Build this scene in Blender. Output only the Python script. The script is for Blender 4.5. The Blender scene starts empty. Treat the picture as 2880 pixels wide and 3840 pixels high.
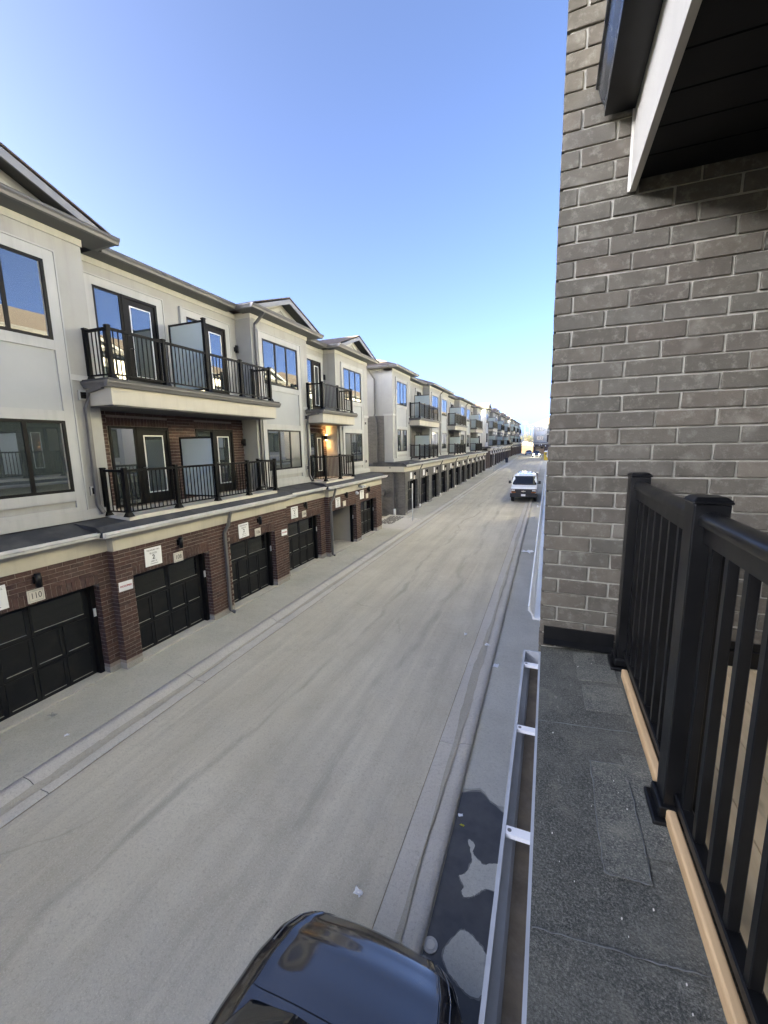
import bpy, math, random
from mathutils import Vector, Matrix
random.seed(11)
R = math.radians
S = bpy.context.scene
COL = S.collection
ZO = 5.12                      # eye height above the road; all z below are relative to the eye

# ------------------------------------------------------------------ camera
F_PX, YAW, PITCH, ROLL = 1543.74, R(21.694), R(9.329), R(-1.0096)
fwd = Vector((-math.sin(YAW)*math.cos(PITCH), math.cos(YAW)*math.cos(PITCH), -math.sin(PITCH)))
rgt0 = Vector((math.cos(YAW), math.sin(YAW), 0)); up0 = rgt0.cross(fwd)
rgt = rgt0*math.cos(ROLL) + up0*math.sin(ROLL); upv = -rgt0*math.sin(ROLL) + up0*math.cos(ROLL)
cam = bpy.data.cameras.new('camera'); cam.sensor_fit = 'HORIZONTAL'; cam.sensor_width = 36
cam.lens = 36*F_PX/2880; cam.clip_start = 0.02; cam.clip_end = 6000
camo = bpy.data.objects.new('camera', cam); COL.objects.link(camo); S.camera = camo
camo.matrix_world = Matrix(((rgt.x, upv.x, -fwd.x, 0), (rgt.y, upv.y, -fwd.y, 0), (rgt.z, upv.z, -fwd.z, ZO), (0, 0, 0, 1)))

# ------------------------------------------------------------------ sky, sun, exposure
SUN_EL, SUN_AZ = R(11), R(228)            # azimuth clockwise from +Y: low sun behind and to the left
w = bpy.data.worlds.new('World'); S.world = w; w.use_nodes = True
wn, wl = w.node_tree.nodes, w.node_tree.links
sky = wn.new('ShaderNodeTexSky'); sky.sky_type = 'NISHITA'; sky.sun_disc = False
sky.sun_elevation = SUN_EL; sky.sun_rotation = SUN_AZ
sky.altitude = 100; sky.air_density = 0.18; sky.dust_density = 3.2; sky.ozone_density = 2.1
bg = wn['Background']; bg.inputs['Strength'].default_value = 0.05
wl.new(sky.outputs[0], bg.inputs[0])
sun = bpy.data.lights.new('sun', 'SUN'); sun.energy = 5.0; sun.angle = R(0.6); sun.color = (1.0, 0.91, 0.60)
suno = bpy.data.objects.new('sun', sun); COL.objects.link(suno); suno.location = (-30, -30, 30)
sd = Vector((math.sin(SUN_AZ)*math.cos(SUN_EL), math.cos(SUN_AZ)*math.cos(SUN_EL), math.sin(SUN_EL)))
suno.rotation_euler = sd.to_track_quat('Z', 'Y').to_euler()
vs = S.view_settings; vs.view_transform = 'Standard'; vs.look = 'None'; vs.gamma = 1.0; vs.exposure = 4.88
vs.use_curve_mapping = False
S.cycles.use_denoising = True; S.cycles.max_bounces = 6; S.cycles.diffuse_bounces = 4
S.cycles.caustics_reflective = False; S.cycles.caustics_refractive = False
S.cycles.sample_clamp_indirect = 6

# ------------------------------------------------------------------ helpers
class MB:
    """collects faces; build() links them as one mesh object"""
    def __init__(s): s.v = []; s.f = []; s.m = []; s.mi = 0; s.smooth = False; s.sm = []
    def face(s, pts):
        n = len(s.v); s.v += [tuple(p) for p in pts]; s.f.append(tuple(range(n, n+len(pts)))); s.m.append(s.mi); s.sm.append(s.smooth)
    def hexa(s, p):
        n = len(s.v); s.v += [tuple(q) for q in p]
        for f in ((0, 3, 2, 1), (4, 5, 6, 7), (0, 1, 5, 4), (1, 2, 6, 5), (2, 3, 7, 6), (3, 0, 4, 7)):
            s.f.append(tuple(n+i for i in f)); s.m.append(s.mi); s.sm.append(False)
        return s
    def box(s, x0, x1, y0, y1, z0, z1):
        return s.hexa([(x0, y0, z0), (x1, y0, z0), (x1, y1, z0), (x0, y1, z0), (x0, y0, z1), (x1, y0, z1), (x1, y1, z1), (x0, y1, z1)])
    def prism(s, poly, axis, a, b):
        """extrude a 2-D polygon along axis; poly coords are the two other axes in order"""
        def P(q, t):
            return {'x': (t, q[0], q[1]), 'y': (q[0], t, q[1]), 'z': (q[0], q[1], t)}[axis]
        n = len(s.v); k = len(poly)
        s.v += [P(q, a) for q in poly] + [P(q, b) for q in poly]
        s.f.append(tuple(range(n, n+k))); s.f.append(tuple(range(n+2*k-1, n+k-1, -1))); s.m += [s.mi]*2; s.sm += [False]*2
        for i in range(k):
            j = (i+1) % k; s.f.append((n+i, n+k+i, n+k+j, n+j)); s.m.append(s.mi); s.sm.append(s.smooth)
        return s
    def tube(s, pts, r, n=8, square=False, cap=True):
        """round or square tube along a path"""
        pts = [Vector(p) for p in pts]; rings = []
        for i, p in enumerate(pts):
            d = (pts[min(i+1, len(pts)-1)] - pts[max(i-1, 0)]).normalized()
            a = Vector((0, 0, 1)) if abs(d.z) < 0.9 else Vector((0, 1, 0))
            u = d.cross(a).normalized(); v = u.cross(d).normalized()
            base = len(s.v)
            for k in range(n):
                t = 2*math.pi*(k+0.5)/n
                rr = r[i] if isinstance(r, (list, tuple)) else r
                q = rr*(math.sqrt(2) if square else 1)
                s.v.append(tuple(p + u*(q*math.cos(t)) + v*(q*math.sin(t))))
            rings.append(base)
        for a, b in zip(rings[:-1], rings[1:]):
            for k in range(n):
                s.f.append((a+k, a+(k+1) % n, b+(k+1) % n, b+k)); s.m.append(s.mi); s.sm.append(not square)
        if cap:
            s.f.append(tuple(rings[0]+k for k in range(n-1, -1, -1))); s.f.append(tuple(rings[-1]+k for k in range(n))); s.m += [s.mi]*2; s.sm += [False]*2
        return s
    def grid(s, rows, smooth=True, close=False):
        n = len(s.v); k = len(rows[0])
        for r in rows: s.v += [tuple(p) for p in r]
        for i in range(len(rows)-1):
            for j in range(k if close else k-1):
                j2 = (j+1) % k
                s.f.append((n+i*k+j, n+i*k+j2, n+(i+1)*k+j2, n+(i+1)*k+j)); s.m.append(s.mi); s.sm.append(smooth)
        return s
    def mesh(s, name, mats):
        me = bpy.data.meshes.new(name); me.from_pydata(s.v, [], s.f)
        for m in (mats if isinstance(mats, (list, tuple)) else [mats]): me.materials.append(m)
        me.polygons.foreach_set('material_index', s.m); me.polygons.foreach_set('use_smooth', s.sm)
        me.update(); return me
    def build(s, name, mats, parent=None, loc=(0, 0, 0), rz=0, fix=False):
        me = s.mesh(name, mats)
        if fix:
            import bmesh
            bm = bmesh.new(); bm.from_mesh(me); bmesh.ops.remove_doubles(bm, verts=bm.verts, dist=1e-5); bmesh.ops.recalc_face_normals(bm, faces=bm.faces); bm.to_mesh(me); bm.free()
        return put(name, me, parent, loc, rz)
def put(name, me, parent=None, loc=(0, 0, 0), rz=0):
    o = bpy.data.objects.new(name, me); COL.objects.link(o); o.parent = parent
    o.location = loc if parent else (loc[0], loc[1], loc[2]+ZO); o.rotation_euler = (0, 0, rz); return o
def tag(o, label, cat, group=None):
    o['label'] = label; o['category'] = cat
    if group: o['group'] = group
    return o
def thing(name, label, cat, loc, rz=0, group=None):
    o = bpy.data.objects.new(name, None); COL.objects.link(o); o.empty_display_size = 0.2
    o.location = (loc[0], loc[1], loc[2]+ZO); o.rotation_euler = (0, 0, rz); return tag(o, label, cat, group)
def struct(o): o['kind'] = 'structure'; return o
def stuff(o): o['kind'] = 'stuff'; return o
def bevel(o, wd=0.01, seg=2):
    m = o.modifiers.new('bevel', 'BEVEL'); m.width = wd; m.segments = seg; m.limit_method = 'ANGLE'; return o
def text(s, size, mat, parent, loc, rot, align='CENTER', name='lettering', depth=0.0015, sx=1.0, bold=0.0):
    cu = bpy.data.curves.new('t', 'FONT'); cu.body = s; cu.size = size; cu.align_x = align; cu.align_y = 'CENTER'; cu.extrude = depth; cu.resolution_u = 3; cu.offset = bold
    t = bpy.data.objects.new('t', cu); COL.objects.link(t)
    dg = bpy.context.evaluated_depsgraph_get(); me = bpy.data.meshes.new_from_object(t.evaluated_get(dg)); bpy.data.objects.remove(t)
    me.materials.clear(); me.materials.append(mat)
    o = bpy.data.objects.new(name, me); COL.objects.link(o); o.parent = parent; o.location = loc; o.rotation_euler = rot; o.scale = (sx, 1, 1); return o

# ------------------------------------------------------------------ materials (all procedural)
def new_mat(name):
    m = bpy.data.materials.new(name); m.use_nodes = True
    nt = m.node_tree; b = nt.nodes['Principled BSDF']; return m, nt, b
def N(nt, t, **kw):
    n = nt.nodes.new(t)
    for k, v in kw.items(): setattr(n, k, v)
    return n
def noise(nt, co, scale, detail=4, rough=0.55, stretch=None):
    n = N(nt, 'ShaderNodeTexNoise'); n.inputs['Scale'].default_value = scale; n.inputs['Detail'].default_value = detail; n.inputs['Roughness'].default_value = rough
    if stretch:
        mp = N(nt, 'ShaderNodeMapping'); mp.inputs['Scale'].default_value = stretch; nt.links.new(co, mp.inputs[0]); co = mp.outputs[0]
    nt.links.new(co, n.inputs['Vector']); return n.outputs['Fac']
def ramp(nt, fac, stops):
    r = N(nt, 'ShaderNodeValToRGB'); e = r.color_ramp.elements
    while len(e) < len(stops): e.new(0.5)
    for i, (p, c) in enumerate(stops):
        e[i].position = p; e[i].color = (c, c, c, 1) if isinstance(c, (int, float)) else (*c, 1)
    nt.links.new(fac, r.inputs[0]); return r.outputs[0]
def mix(nt, fac, a, b, mode='MIX'):
    m = N(nt, 'ShaderNodeMix', data_type='RGBA', blend_type=mode)
    for sock, val in ((m.inputs[0], fac), (m.inputs[6], a), (m.inputs[7], b)):
        if hasattr(val, 'is_output'): nt.links.new(val, sock)
        elif isinstance(val, (int, float)): sock.default_value = val
        else: sock.default_value = (*val, 1)
    return m.outputs[2]
def bump(nt, b, h, strength, dist=0.01, prev=None):
    n = N(nt, 'ShaderNodeBump'); n.inputs['Strength'].default_value = strength; n.inputs['Distance'].default_value = dist
    nt.links.new(h, n.inputs['Height'])
    if prev: nt.links.new(prev, n.inputs['Normal'])
    nt.links.new(n.outputs[0], b.inputs['Normal']); return n.outputs[0]
def pos(nt): return N(nt, 'ShaderNodeNewGeometry').outputs['Position']
def objc(nt): return N(nt, 'ShaderNodeTexCoord').outputs['Object']
def simple(name, col, rough=0.6, var=0.12, scale=6, metal=0.0, bmp=0.0, bscale=60, spec=0.5, dirt=None, dirtscale=1.5, coat=0.0, streak=0.0):
    m, nt, b = new_mat(name); co = pos(nt)
    n1 = noise(nt, co, scale, 5)
    dark = tuple(c*(1-var) for c in col); lite = tuple(min(1, c*(1+var)) for c in col)
    c = mix(nt, ramp(nt, n1, [(0.3, 0.0), (0.7, 1.0)]), dark, lite)
    if dirt:
        n2 = noise(nt, co, dirtscale, 6, 0.65); c = mix(nt, ramp(nt, n2, [(0.48, 0.0), (0.72, dirt[1])]), c, dirt[0])
    if streak:
        n3 = noise(nt, co, 1.0, 6, 0.65, (5, 5, 0.35)); c = mix(nt, ramp(nt, n3, [(0.50, 0.0), (0.75, streak)]), c, tuple(q*0.70 for q in col))
    nt.links.new(c, b.inputs['Base Color']); b.inputs['Metallic'].default_value = metal
    rr = ramp(nt, n1, [(0.2, max(0, rough-0.08)), (0.8, min(1, rough+0.08))]); nt.links.new(rr, b.inputs['Roughness'])
    b.inputs['Specular IOR Level'].default_value = spec; b.inputs['Coat Weight'].default_value = coat
    if bmp: bump(nt, b, noise(nt, co, bscale, 4), bmp, 0.004)
    return m
def brick_mat(name, cols, dusty, amount=0.35):
    """colour varies brick by brick, with blotches and lime smears"""
    m, nt, b = new_mat(name); co = pos(nt)
    rnd = N(nt, 'ShaderNodeObjectInfo').outputs['Random']; isl = N(nt, 'ShaderNodeNewGeometry').outputs['Random Per Island']
    a = N(nt, 'ShaderNodeMath', operation='ADD'); nt.links.new(rnd, a.inputs[0]); nt.links.new(isl, a.inputs[1])
    fr = N(nt, 'ShaderNodeMath', operation='FRACT'); nt.links.new(a.outputs[0], fr.inputs[0])
    c = ramp(nt, fr.outputs[0], [(i/(len(cols)-1), q) for i, q in enumerate(cols)])
    n1 = noise(nt, co, 9, 6, 0.7); c = mix(nt, ramp(nt, n1, [(0.35, 0.0), (0.7, 0.55)]), c, tuple(q*0.62 for q in cols[0]))
    n2 = noise(nt, co, 22, 6, 0.75); c = mix(nt, ramp(nt, n2, [(0.52, 0.0), (0.72, amount)]), c, dusty)
    n4 = noise(nt, co, 5.3, 3, 0.5); c = mix(nt, ramp(nt, n4, [(0.62, 0.0), (0.75, amount*0.7)]), c, dusty)
    nt.links.new(c, b.inputs['Base Color']); b.inputs['Roughness'].default_value = 0.92; b.inputs['Specular IOR Level'].default_value = 0.2
    p1 = bump(nt, b, noise(nt, co, 170, 3), 0.5, 0.003); bump(nt, b, n2, 0.5, 0.006, p1)
    return m
def tex_brick(name, c1, c2, mortar, bw=0.267, rh=0.0913):
    """far-off brickwork: too small to pick apart"""
    m, nt, b = new_mat(name)
    co = N(nt, 'ShaderNodeTexCoord').outputs['Object']; sp = N(nt, 'ShaderNodeSeparateXYZ'); nt.links.new(co, sp.inputs[0])
    ad = N(nt, 'ShaderNodeMath', operation='ADD'); nt.links.new(sp.outputs[0], ad.inputs[0]); nt.links.new(sp.outputs[1], ad.inputs[1])
    cb = N(nt, 'ShaderNodeCombineXYZ'); nt.links.new(ad.outputs[0], cb.inputs[0]); nt.links.new(sp.outputs[2], cb.inputs[1])
    t = N(nt, 'ShaderNodeTexBrick'); nt.links.new(cb.outputs[0], t.inputs['Vector'])
    t.inputs['Color1'].default_value = (*c1, 1); t.inputs['Color2'].default_value = (*c2, 1); t.inputs['Mortar'].default_value = (*mortar, 1)
    t.inputs['Scale'].default_value = 1; t.inputs['Mortar Size'].default_value = 0.006; t.inputs['Brick Width'].default_value = bw; t.inputs['Row Height'].default_value = rh
    c = mix(nt, ramp(nt, noise(nt, pos(nt), 3, 6, 0.7), [(0.35, 0.0), (0.75, 0.5)]), t.outputs['Color'], tuple(q*0.7 for q in c1))
    nt.links.new(c, b.inputs['Base Color']); b.inputs['Roughness'].default_value = 0.92
    bump(nt, b, t.outputs['Fac'], -0.4, 0.006); return m
def glass_mat(name, col=(0.012, 0.014, 0.016), ior=2.9, rough=0.012):
    m, nt, b = new_mat(name); b.inputs['Base Color'].default_value = (*col, 1); b.inputs['Roughness'].default_value = rough; b.inputs['IOR'].default_value = ior
    bump(nt, b, noise(nt, pos(nt), 0.9, 2), 0.03, 0.02); return m
def frosted_mat(name):
    m, nt, b = new_mat(name); b.inputs['Base Color'].default_value = (0.66, 0.75, 0.75, 1); b.inputs['Roughness'].default_value = 0.4
    b.inputs['Transmission Weight'].default_value = 0.22; b.inputs['IOR'].default_value = 1.2; return m
def road_mat(name, base, dark, lite, streak=True):
    m, nt, b = new_mat(name); co = pos(nt)
    c = mix(nt, ramp(nt, noise(nt, co, 0.45, 7, 0.68), [(0.34, 0.0), (0.66, 1.0)]), dark, lite)
    c = mix(nt, 0.35, c, base)
    if streak:
        n = noise(nt, co, 1.0, 6, 0.6, (2.6, 0.10, 1)); c = mix(nt, ramp(nt, n, [(0.44, 0.0), (0.62, 0.5)]), c, tuple(q*0.76 for q in base))
        n = noise(nt, co, 1.0, 5, 0.6, (5.5, 0.16, 1)); c = mix(nt, ramp(nt, n, [(0.55, 0.0), (0.75, 0.5)]), c, tuple(min(1, q*1.16) for q in base))
        n = noise(nt, co, 1.0, 5, 0.7, (11, 0.25, 1)); c = mix(nt, ramp(nt, n, [(0.60, 0.0), (0.72, 0.5)]), c, tuple(q*0.66 for q in base))
        sx = N(nt, 'ShaderNodeSeparateXYZ'); nt.links.new(co, sx.inputs[0]); wv = noise(nt, co, 0.16, 3, 0.5)
        for x0, wd, st, dk in ((-5.35, 0.20, 0.60, 0.66), (-3.95, 0.22, 0.58, 0.68), (-3.05, 0.13, 0.75, 0.60), (-1.95, 0.20, 0.60, 0.66), (-4.6, 0.08, 0.75, 0.55)):
            ma = N(nt, 'ShaderNodeMath', operation='MULTIPLY_ADD'); nt.links.new(wv, ma.inputs[0]); ma.inputs[1].default_value = 2.6 if x0 in (-4.6, -3.05) else 1.2; nt.links.new(sx.outputs[0], ma.inputs[2])
            sb = N(nt, 'ShaderNodeMath', operation='SUBTRACT'); nt.links.new(ma.outputs[0], sb.inputs[0]); sb.inputs[1].default_value = x0 + (1.3 if x0 in (-4.6, -3.05) else 0.6)
            ab = N(nt, 'ShaderNodeMath', operation='ABSOLUTE'); nt.links.new(sb.outputs[0], ab.inputs[0])
            bl = ramp(nt, ab.outputs[0], [(0.0, st), (wd*0.6, st*0.7), (wd*1.3, 0.0)]); mk = ramp(nt, noise(nt, co, 1.0, 6, 0.75, (3.0, 0.5, 1)), [(0.40, 0.1), (0.62, 1.0)])
            ml = N(nt, 'ShaderNodeMath', operation='MULTIPLY'); nt.links.new(bl, ml.inputs[0]); nt.links.new(mk, ml.inputs[1]); c = mix(nt, ml.outputs[0], c, tuple(q*dk for q in base))
        w_ = N(nt, 'ShaderNodeTexVoronoi', feature='DISTANCE_TO_EDGE'); w_.inputs['Scale'].default_value = 0.33; w_.inputs['Randomness'].default_value = 1.0
        d_ = N(nt, 'ShaderNodeMix', data_type='VECTOR'); nz = N(nt, 'ShaderNodeTexNoise'); nz.inputs['Scale'].default_value = 1.3; nz.inputs['Detail'].default_value = 6; nt.links.new(co, nz.inputs['Vector'])
        d_.inputs[0].default_value = 0.35; nt.links.new(co, d_.inputs[4]); nt.links.new(nz.outputs['Color'], d_.inputs[5]); nt.links.new(d_.outputs[1], w_.inputs['Vector'])
        cr = ramp(nt, w_.outputs['Distance'], [(0.0, 1.0), (0.006, 0.0)]); mk = ramp(nt, noise(nt, co, 0.25, 3), [(0.54, 0.0), (0.62, 0.5)])
        cm = N(nt, 'ShaderNodeMath', operation='MULTIPLY'); nt.links.new(cr, cm.inputs[0]); nt.links.new(mk, cm.inputs[1]); c = mix(nt, cm.outputs[0], c, tuple(q*0.42 for q in base))
    n = noise(nt, co, 0.7, 8, 0.75, (1, 0.6, 1)); c = mix(nt, ramp(nt, n, [(0.58, 0.0), (0.72, 0.55)]), c, tuple(q*0.60 for q in base))
    n = noise(nt, co, 2.3, 7, 0.8); c = mix(nt, ramp(nt, n, [(0.60, 0.0), (0.72, 0.45)]), c, tuple(q*0.55 for q in base))
    n = noise(nt, co, 26, 5, 0.85); c = mix(nt, ramp(nt, n, [(0.32, 0.7), (0.50, 0.0)]), c, tuple(q*0.62 for q in base))
    n = noise(nt, co, 70, 3, 0.85); c = mix(nt, ramp(nt, n, [(0.56, 0.0), (0.72, 0.65)]), c, tuple(min(1, q*1.45) for q in base))
    nt.links.new(c, b.inputs['Base Color']); b.inputs['Roughness'].default_value = 0.95; b.inputs['Specular IOR Level'].default_value = 0.2
    p1 = bump(nt, b, noise(nt, co, 45, 5), 0.5, 0.012); bump(nt, b, noise(nt, co, 3.5, 6), 0.4, 0.06, p1)
    return m
def wood_mat(name, a, c2, axis='y'):
    m, nt, b = new_mat(name); co = pos(nt); st = (18, 0.9, 18) if axis == 'y' else (0.9, 18, 18)
    n = noise(nt, co, 1.6, 6, 0.6, st); c = mix(nt, ramp(nt, n, [(0.3, 0.0), (0.7, 1.0)]), a, c2)
    k = noise(nt, co, 4.0, 3, 0.5, (3, 1, 3)); c = mix(nt, ramp(nt, k, [(0.66, 0.0), (0.76, 0.6)]), c, tuple(q*0.4 for q in a))
    nt.links.new(c, b.inputs['Base Color']); b.inputs['Roughness'].default_value = 0.75; bump(nt, b, n, 0.2, 0.003); return m
def membrane_mat(name, k=1.0):
    m, nt, b = new_mat(name); co = pos(nt)
    sc = lambda c: (min(1, c[0]*k*1.06), min(1, c[1]*k*1.02), min(1, c[2]*k*0.86))
    c = ramp(nt, noise(nt, co, 150, 5, 0.9), [(0.36, sc((0.020, 0.022, 0.023))), (0.50, sc((0.058, 0.062, 0.062))), (0.64, sc((0.19, 0.19, 0.185)))])
    n = noise(nt, co, 3.2, 8, 0.75); c = mix(nt, ramp(nt, n, [(0.40, 0.0), (0.66, 0.6)]), c, sc((0.125, 0.128, 0.122)))
    n = noise(nt, co, 11, 6, 0.75); c = mix(nt, ramp(nt, n, [(0.54, 0.0), (0.72, 0.5)]), c, sc((0.17, 0.165, 0.15)))
    n = noise(nt, co, 48, 3, 0.7, (1, 0.35, 1)); c = mix(nt, ramp(nt, n, [(0.64, 0.0), (0.73, 0.6)]), c, (0.26, 0.245, 0.21))
    nt.links.new(c, b.inputs['Base Color']); b.inputs['Roughness'].default_value = 0.9; b.inputs['Specular IOR Level'].default_value = 0.25
    p = bump(nt, b, noise(nt, co, 160, 4), 0.7, 0.006); bump(nt, b, noise(nt, co, 9, 5), 0.5, 0.02, p); return m

M = {}
M['stucco'] = simple('stucco', (0.372, 0.372, 0.358), 0.9, 0.06, 1.2, bmp=0.35, bscale=120, dirt=((0.30, 0.29, 0.26), 0.35), streak=0.45)
M['trim'] = simple('trim_stucco', (0.445, 0.45, 0.443), 0.88, 0.05, 1.5, bmp=0.25, bscale=140, dirt=((0.48, 0.46, 0.42), 0.2), streak=0.45)
M['cream'] = simple('cream_band', (0.50, 0.475, 0.405), 0.88, 0.06, 1.3, bmp=0.25, bscale=120, dirt=((0.42, 0.39, 0.32), 0.25), streak=0.45)
M['panel'] = simple('panel_stucco', (0.40, 0.415, 0.425), 0.9, 0.04, 1.3, bmp=0.3, bscale=140)
M['pale'] = simple('pale_bounce_stucco', (0.74, 0.70, 0.62), 0.9, 0.05, 1.2, bmp=0.3, bscale=120)  # facing row's unseen walls, made paler to bounce light into the lane
M['brown_brick'] = brick_mat('brown_brick', [(0.078, 0.049, 0.044), (0.102, 0.059, 0.052), (0.086, 0.060, 0.055), (0.120, 0.071, 0.060), (0.068, 0.047, 0.044)], (0.22, 0.185, 0.165), 0.35)
M['brown_mortar'] = simple('brown_mortar', (0.28, 0.24, 0.21), 0.95, 0.15, 14, bmp=0.3, bscale=80)
M['far_brown'] = tex_brick('far_brown_brick', (0.085, 0.055, 0.048), (0.135, 0.078, 0.066), (0.22, 0.18, 0.16))
M['far_grey'] = tex_brick('far_grey_brick', (0.105, 0.10, 0.098), (0.145, 0.138, 0.132), (0.20, 0.195, 0.18))
M['grey_brick'] = brick_mat('grey_brick', [(0.108, 0.099, 0.077), (0.142, 0.127, 0.098), (0.124, 0.116, 0.092), (0.166, 0.146, 0.111), (0.122, 0.106, 0.083), (0.150, 0.140, 0.112)], (0.30, 0.28, 0.225), 0.6)
M['grey_mortar'] = simple('grey_mortar', (0.40, 0.38, 0.31), 0.95, 0.22, 14, bmp=0.5, bscale=70)
M['black'] = simple('black_metal', (0.0055, 0.0057, 0.006), 0.34, 0.2, 8, spec=0.3, dirt=((0.018, 0.018, 0.017), 0.3), dirtscale=5)
M['rail_black'] = simple('rail_black', (0.006, 0.006, 0.0062), 0.5, 0.2, 8, spec=0.12)
M['frame'] = simple('window_frame', (0.010, 0.0095, 0.0095), 0.48, 0.15, 6, spec=0.15)
M['glass'] = glass_mat('window_glass', (0.042, 0.052, 0.050), 2.3)
M['blind_glass'] = glass_mat('glass_over_blind', (0.16, 0.165, 0.155), 2.0)
M['dim_glass'] = glass_mat('garage_glass', (0.010, 0.011, 0.011), 1.5, 0.05)
M['frost'] = frosted_mat('frosted_glass')
M['white'] = simple('white_paint', (0.78, 0.78, 0.77), 0.5, 0.03, 3)
M['gutter'] = simple('grey_gutter', (0.125, 0.122, 0.12), 0.42, 0.1, 4, spec=0.5)
M['gutter_lite'] = simple('bare_gutter', (0.60, 0.61, 0.61), 0.35, 0.08, 5, dirt=((0.35, 0.33, 0.29), 0.3), dirtscale=3)
M['gutter_used'] = simple('weathered_gutter', (0.40, 0.415, 0.43), 0.42, 0.12, 5, dirt=((0.27, 0.24, 0.19), 0.55), dirtscale=4)
M['soffit'] = simple('grey_soffit', (0.085, 0.088, 0.09), 0.6, 0.1, 3)
M['fascia'] = simple('grey_fascia', (0.23, 0.23, 0.23), 0.5, 0.06, 3)
M['shingle'] = simple('roof_shingles', (0.085, 0.064, 0.050), 0.92, 0.3, 9, bmp=0.5, bscale=30)
M['membrane'] = membrane_mat('roof_membrane', 1.12)
M['skirt'] = simple('skirt_roof', (0.040, 0.042, 0.046), 0.8, 0.35, 2.5, bmp=0.4, bscale=40, dirt=((0.13, 0.13, 0.12), 0.5), dirtscale=1.4)
M['concrete'] = road_mat('plinth_concrete', (0.36, 0.345, 0.31), (0.28, 0.27, 0.24), (0.42, 0.40, 0.37), streak=False)
M['wood'] = wood_mat('cedar_strip', (0.46, 0.30, 0.14), (0.70, 0.48, 0.25))
M['deck'] = wood_mat('deck_boards', (0.66, 0.50, 0.27), (0.80, 0.64, 0.38))
M['door_black'] = simple('garage_door_black', (0.0080, 0.0092, 0.0115), 0.55, 0.25, 5, spec=0.3, dirt=((0.022, 0.022, 0.021), 0.6), dirtscale=2.2)
M['dust'] = simple('dusty_ledge', (0.34, 0.335, 0.31), 0.9, 0.2, 10)
M['sign'] = simple('sign_board', (0.80, 0.81, 0.82), 0.5, 0.02, 2)
M['ink'] = simple('sign_ink', (0.03, 0.03, 0.035), 0.6, 0.1, 5)
M['ink_grey'] = simple('sign_ink_grey', (0.22, 0.22, 0.24), 0.6, 0.1, 5)
M['red_ink'] = simple('sign_ink_red', (0.42, 0.05, 0.08), 0.6, 0.1, 5)
M['stone'] = simple('number_stone', (0.60, 0.57, 0.50), 0.85, 0.06, 12, bmp=0.2)
M['keypad'] = simple('keypad_plastic', (0.55, 0.56, 0.56), 0.45, 0.05, 5)
M['drywall'] = simple('garage_drywall', (0.46, 0.45, 0.43), 0.9, 0.05, 2)
M['brown_panel'] = simple('brown_infill', (0.16, 0.115, 0.09), 0.7, 0.15, 6)

# ------------------------------------------------------------------ ground
def g(y):
    """height of the lane along the street: climbs about 1 in 80, then dips away"""
    if y <= 108: return -5.12 + 0.0125*y
    t = min(1.0, (y-108)/46.0)
    return -3.77 - 0.36*t*t*(3-2*t) + 0.0125*(y-108)*(1-t)**2
YS = [-30, -15, -6] + [i*2.0 for i in range(0, 60)] + [124, 130, 136, 142, 150, 158]
def strip(name, x0, x1, dz, mat, ys=YS, nx=2):
    mb = MB(); mb.smooth = True
    mb.grid([[(x0+(x1-x0)*j/(nx-1), y, g(y)+dz) for j in range(nx)] for y in ys])
    return struct(mb.build(name, mat))
M['road'] = road_mat('dusty_lane', (0.565, 0.525, 0.43), (0.45, 0.415, 0.33), (0.61, 0.575, 0.485))
M['apron'] = road_mat('dusty_apron', (0.51, 0.49, 0.41), (0.385, 0.365, 0.295), (0.55, 0.53, 0.455), streak=False)
M['kerb'] = road_mat('kerb_concrete', (0.53, 0.505, 0.45), (0.46, 0.435, 0.38), (0.59, 0.565, 0.515), streak=False)
M['wet'] = simple('wet_concrete', (0.075, 0.070, 0.062), 0.45, 0.25, 5, bmp=0.3, bscale=50)
M['earth'] = simple('orange_earth', (0.095, 0.046, 0.016), 0.95, 0.25, 0.5, bmp=0.6, bscale=2)
M['field'] = simple('far_ground', (0.30, 0.26, 0.18), 0.95, 0.2, 0.05)
mb = MB()
mb.smooth = True
ex = [-900, -400, -120, -60, -32, -20, -14, -11, -9.2, -6.9, -1.2, 0.5, 3, 20, 60, 120, 400, 900]
ey = [-900, -300, -100, -40] + [y for y in YS if y >= -30] + [172, 190, 230, 400, 900, 3000]
mb.grid([[(x, y, g(y)-0.07-(0.02 if abs(x) > 60 else 0)) for x in ex] for y in ey])
struct(mb.build('ground', M['field']))
strip('lane', -6.728, -1.525, 0.0, M['road'], nx=5)
strip('left_apron', -9.9, -7.34, 0.06, M['apron'], nx=4)
M['apron_right'] = road_mat('lightened_dusty_strip', (0.57, 0.545, 0.455), (0.43, 0.41, 0.34), (0.62, 0.60, 0.52), streak=False)  # dusty apron colour, lightened on this strip to offset the house's shade
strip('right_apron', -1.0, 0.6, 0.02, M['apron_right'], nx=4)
def kerb(name, prof, y0, y1, seg=3.05):
    """roll kerb cast in lengths: each length is a piece"""
    first = None; y = y0; k = 0
    while y < y1:
        b = min(y+seg, y1); m = MB(); m.smooth = True; gap = 0.006
        n = 3
        rows = []
        for i in range(n):
            yy = (y+gap) + (b-y-2*gap)*i/(n-1)
            rows.append([(px, yy, g(yy)+pz) for px, pz in prof])
        m.grid(rows)
        for e in (rows[0], rows[-1]): m.face([(p[0], p[1], p[2]) for p in e] + [(e[-1][0], e[-1][1], e[-1][2]-0.2), (e[0][0], e[0][1], e[0][2]-0.2)])
        o = m.build(name if first is None else 'kerb_length', M['kerb'], first, (0, 0, 0))
        if first is None: first = struct(o)
        y = b; k += 1
    return first
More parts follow.
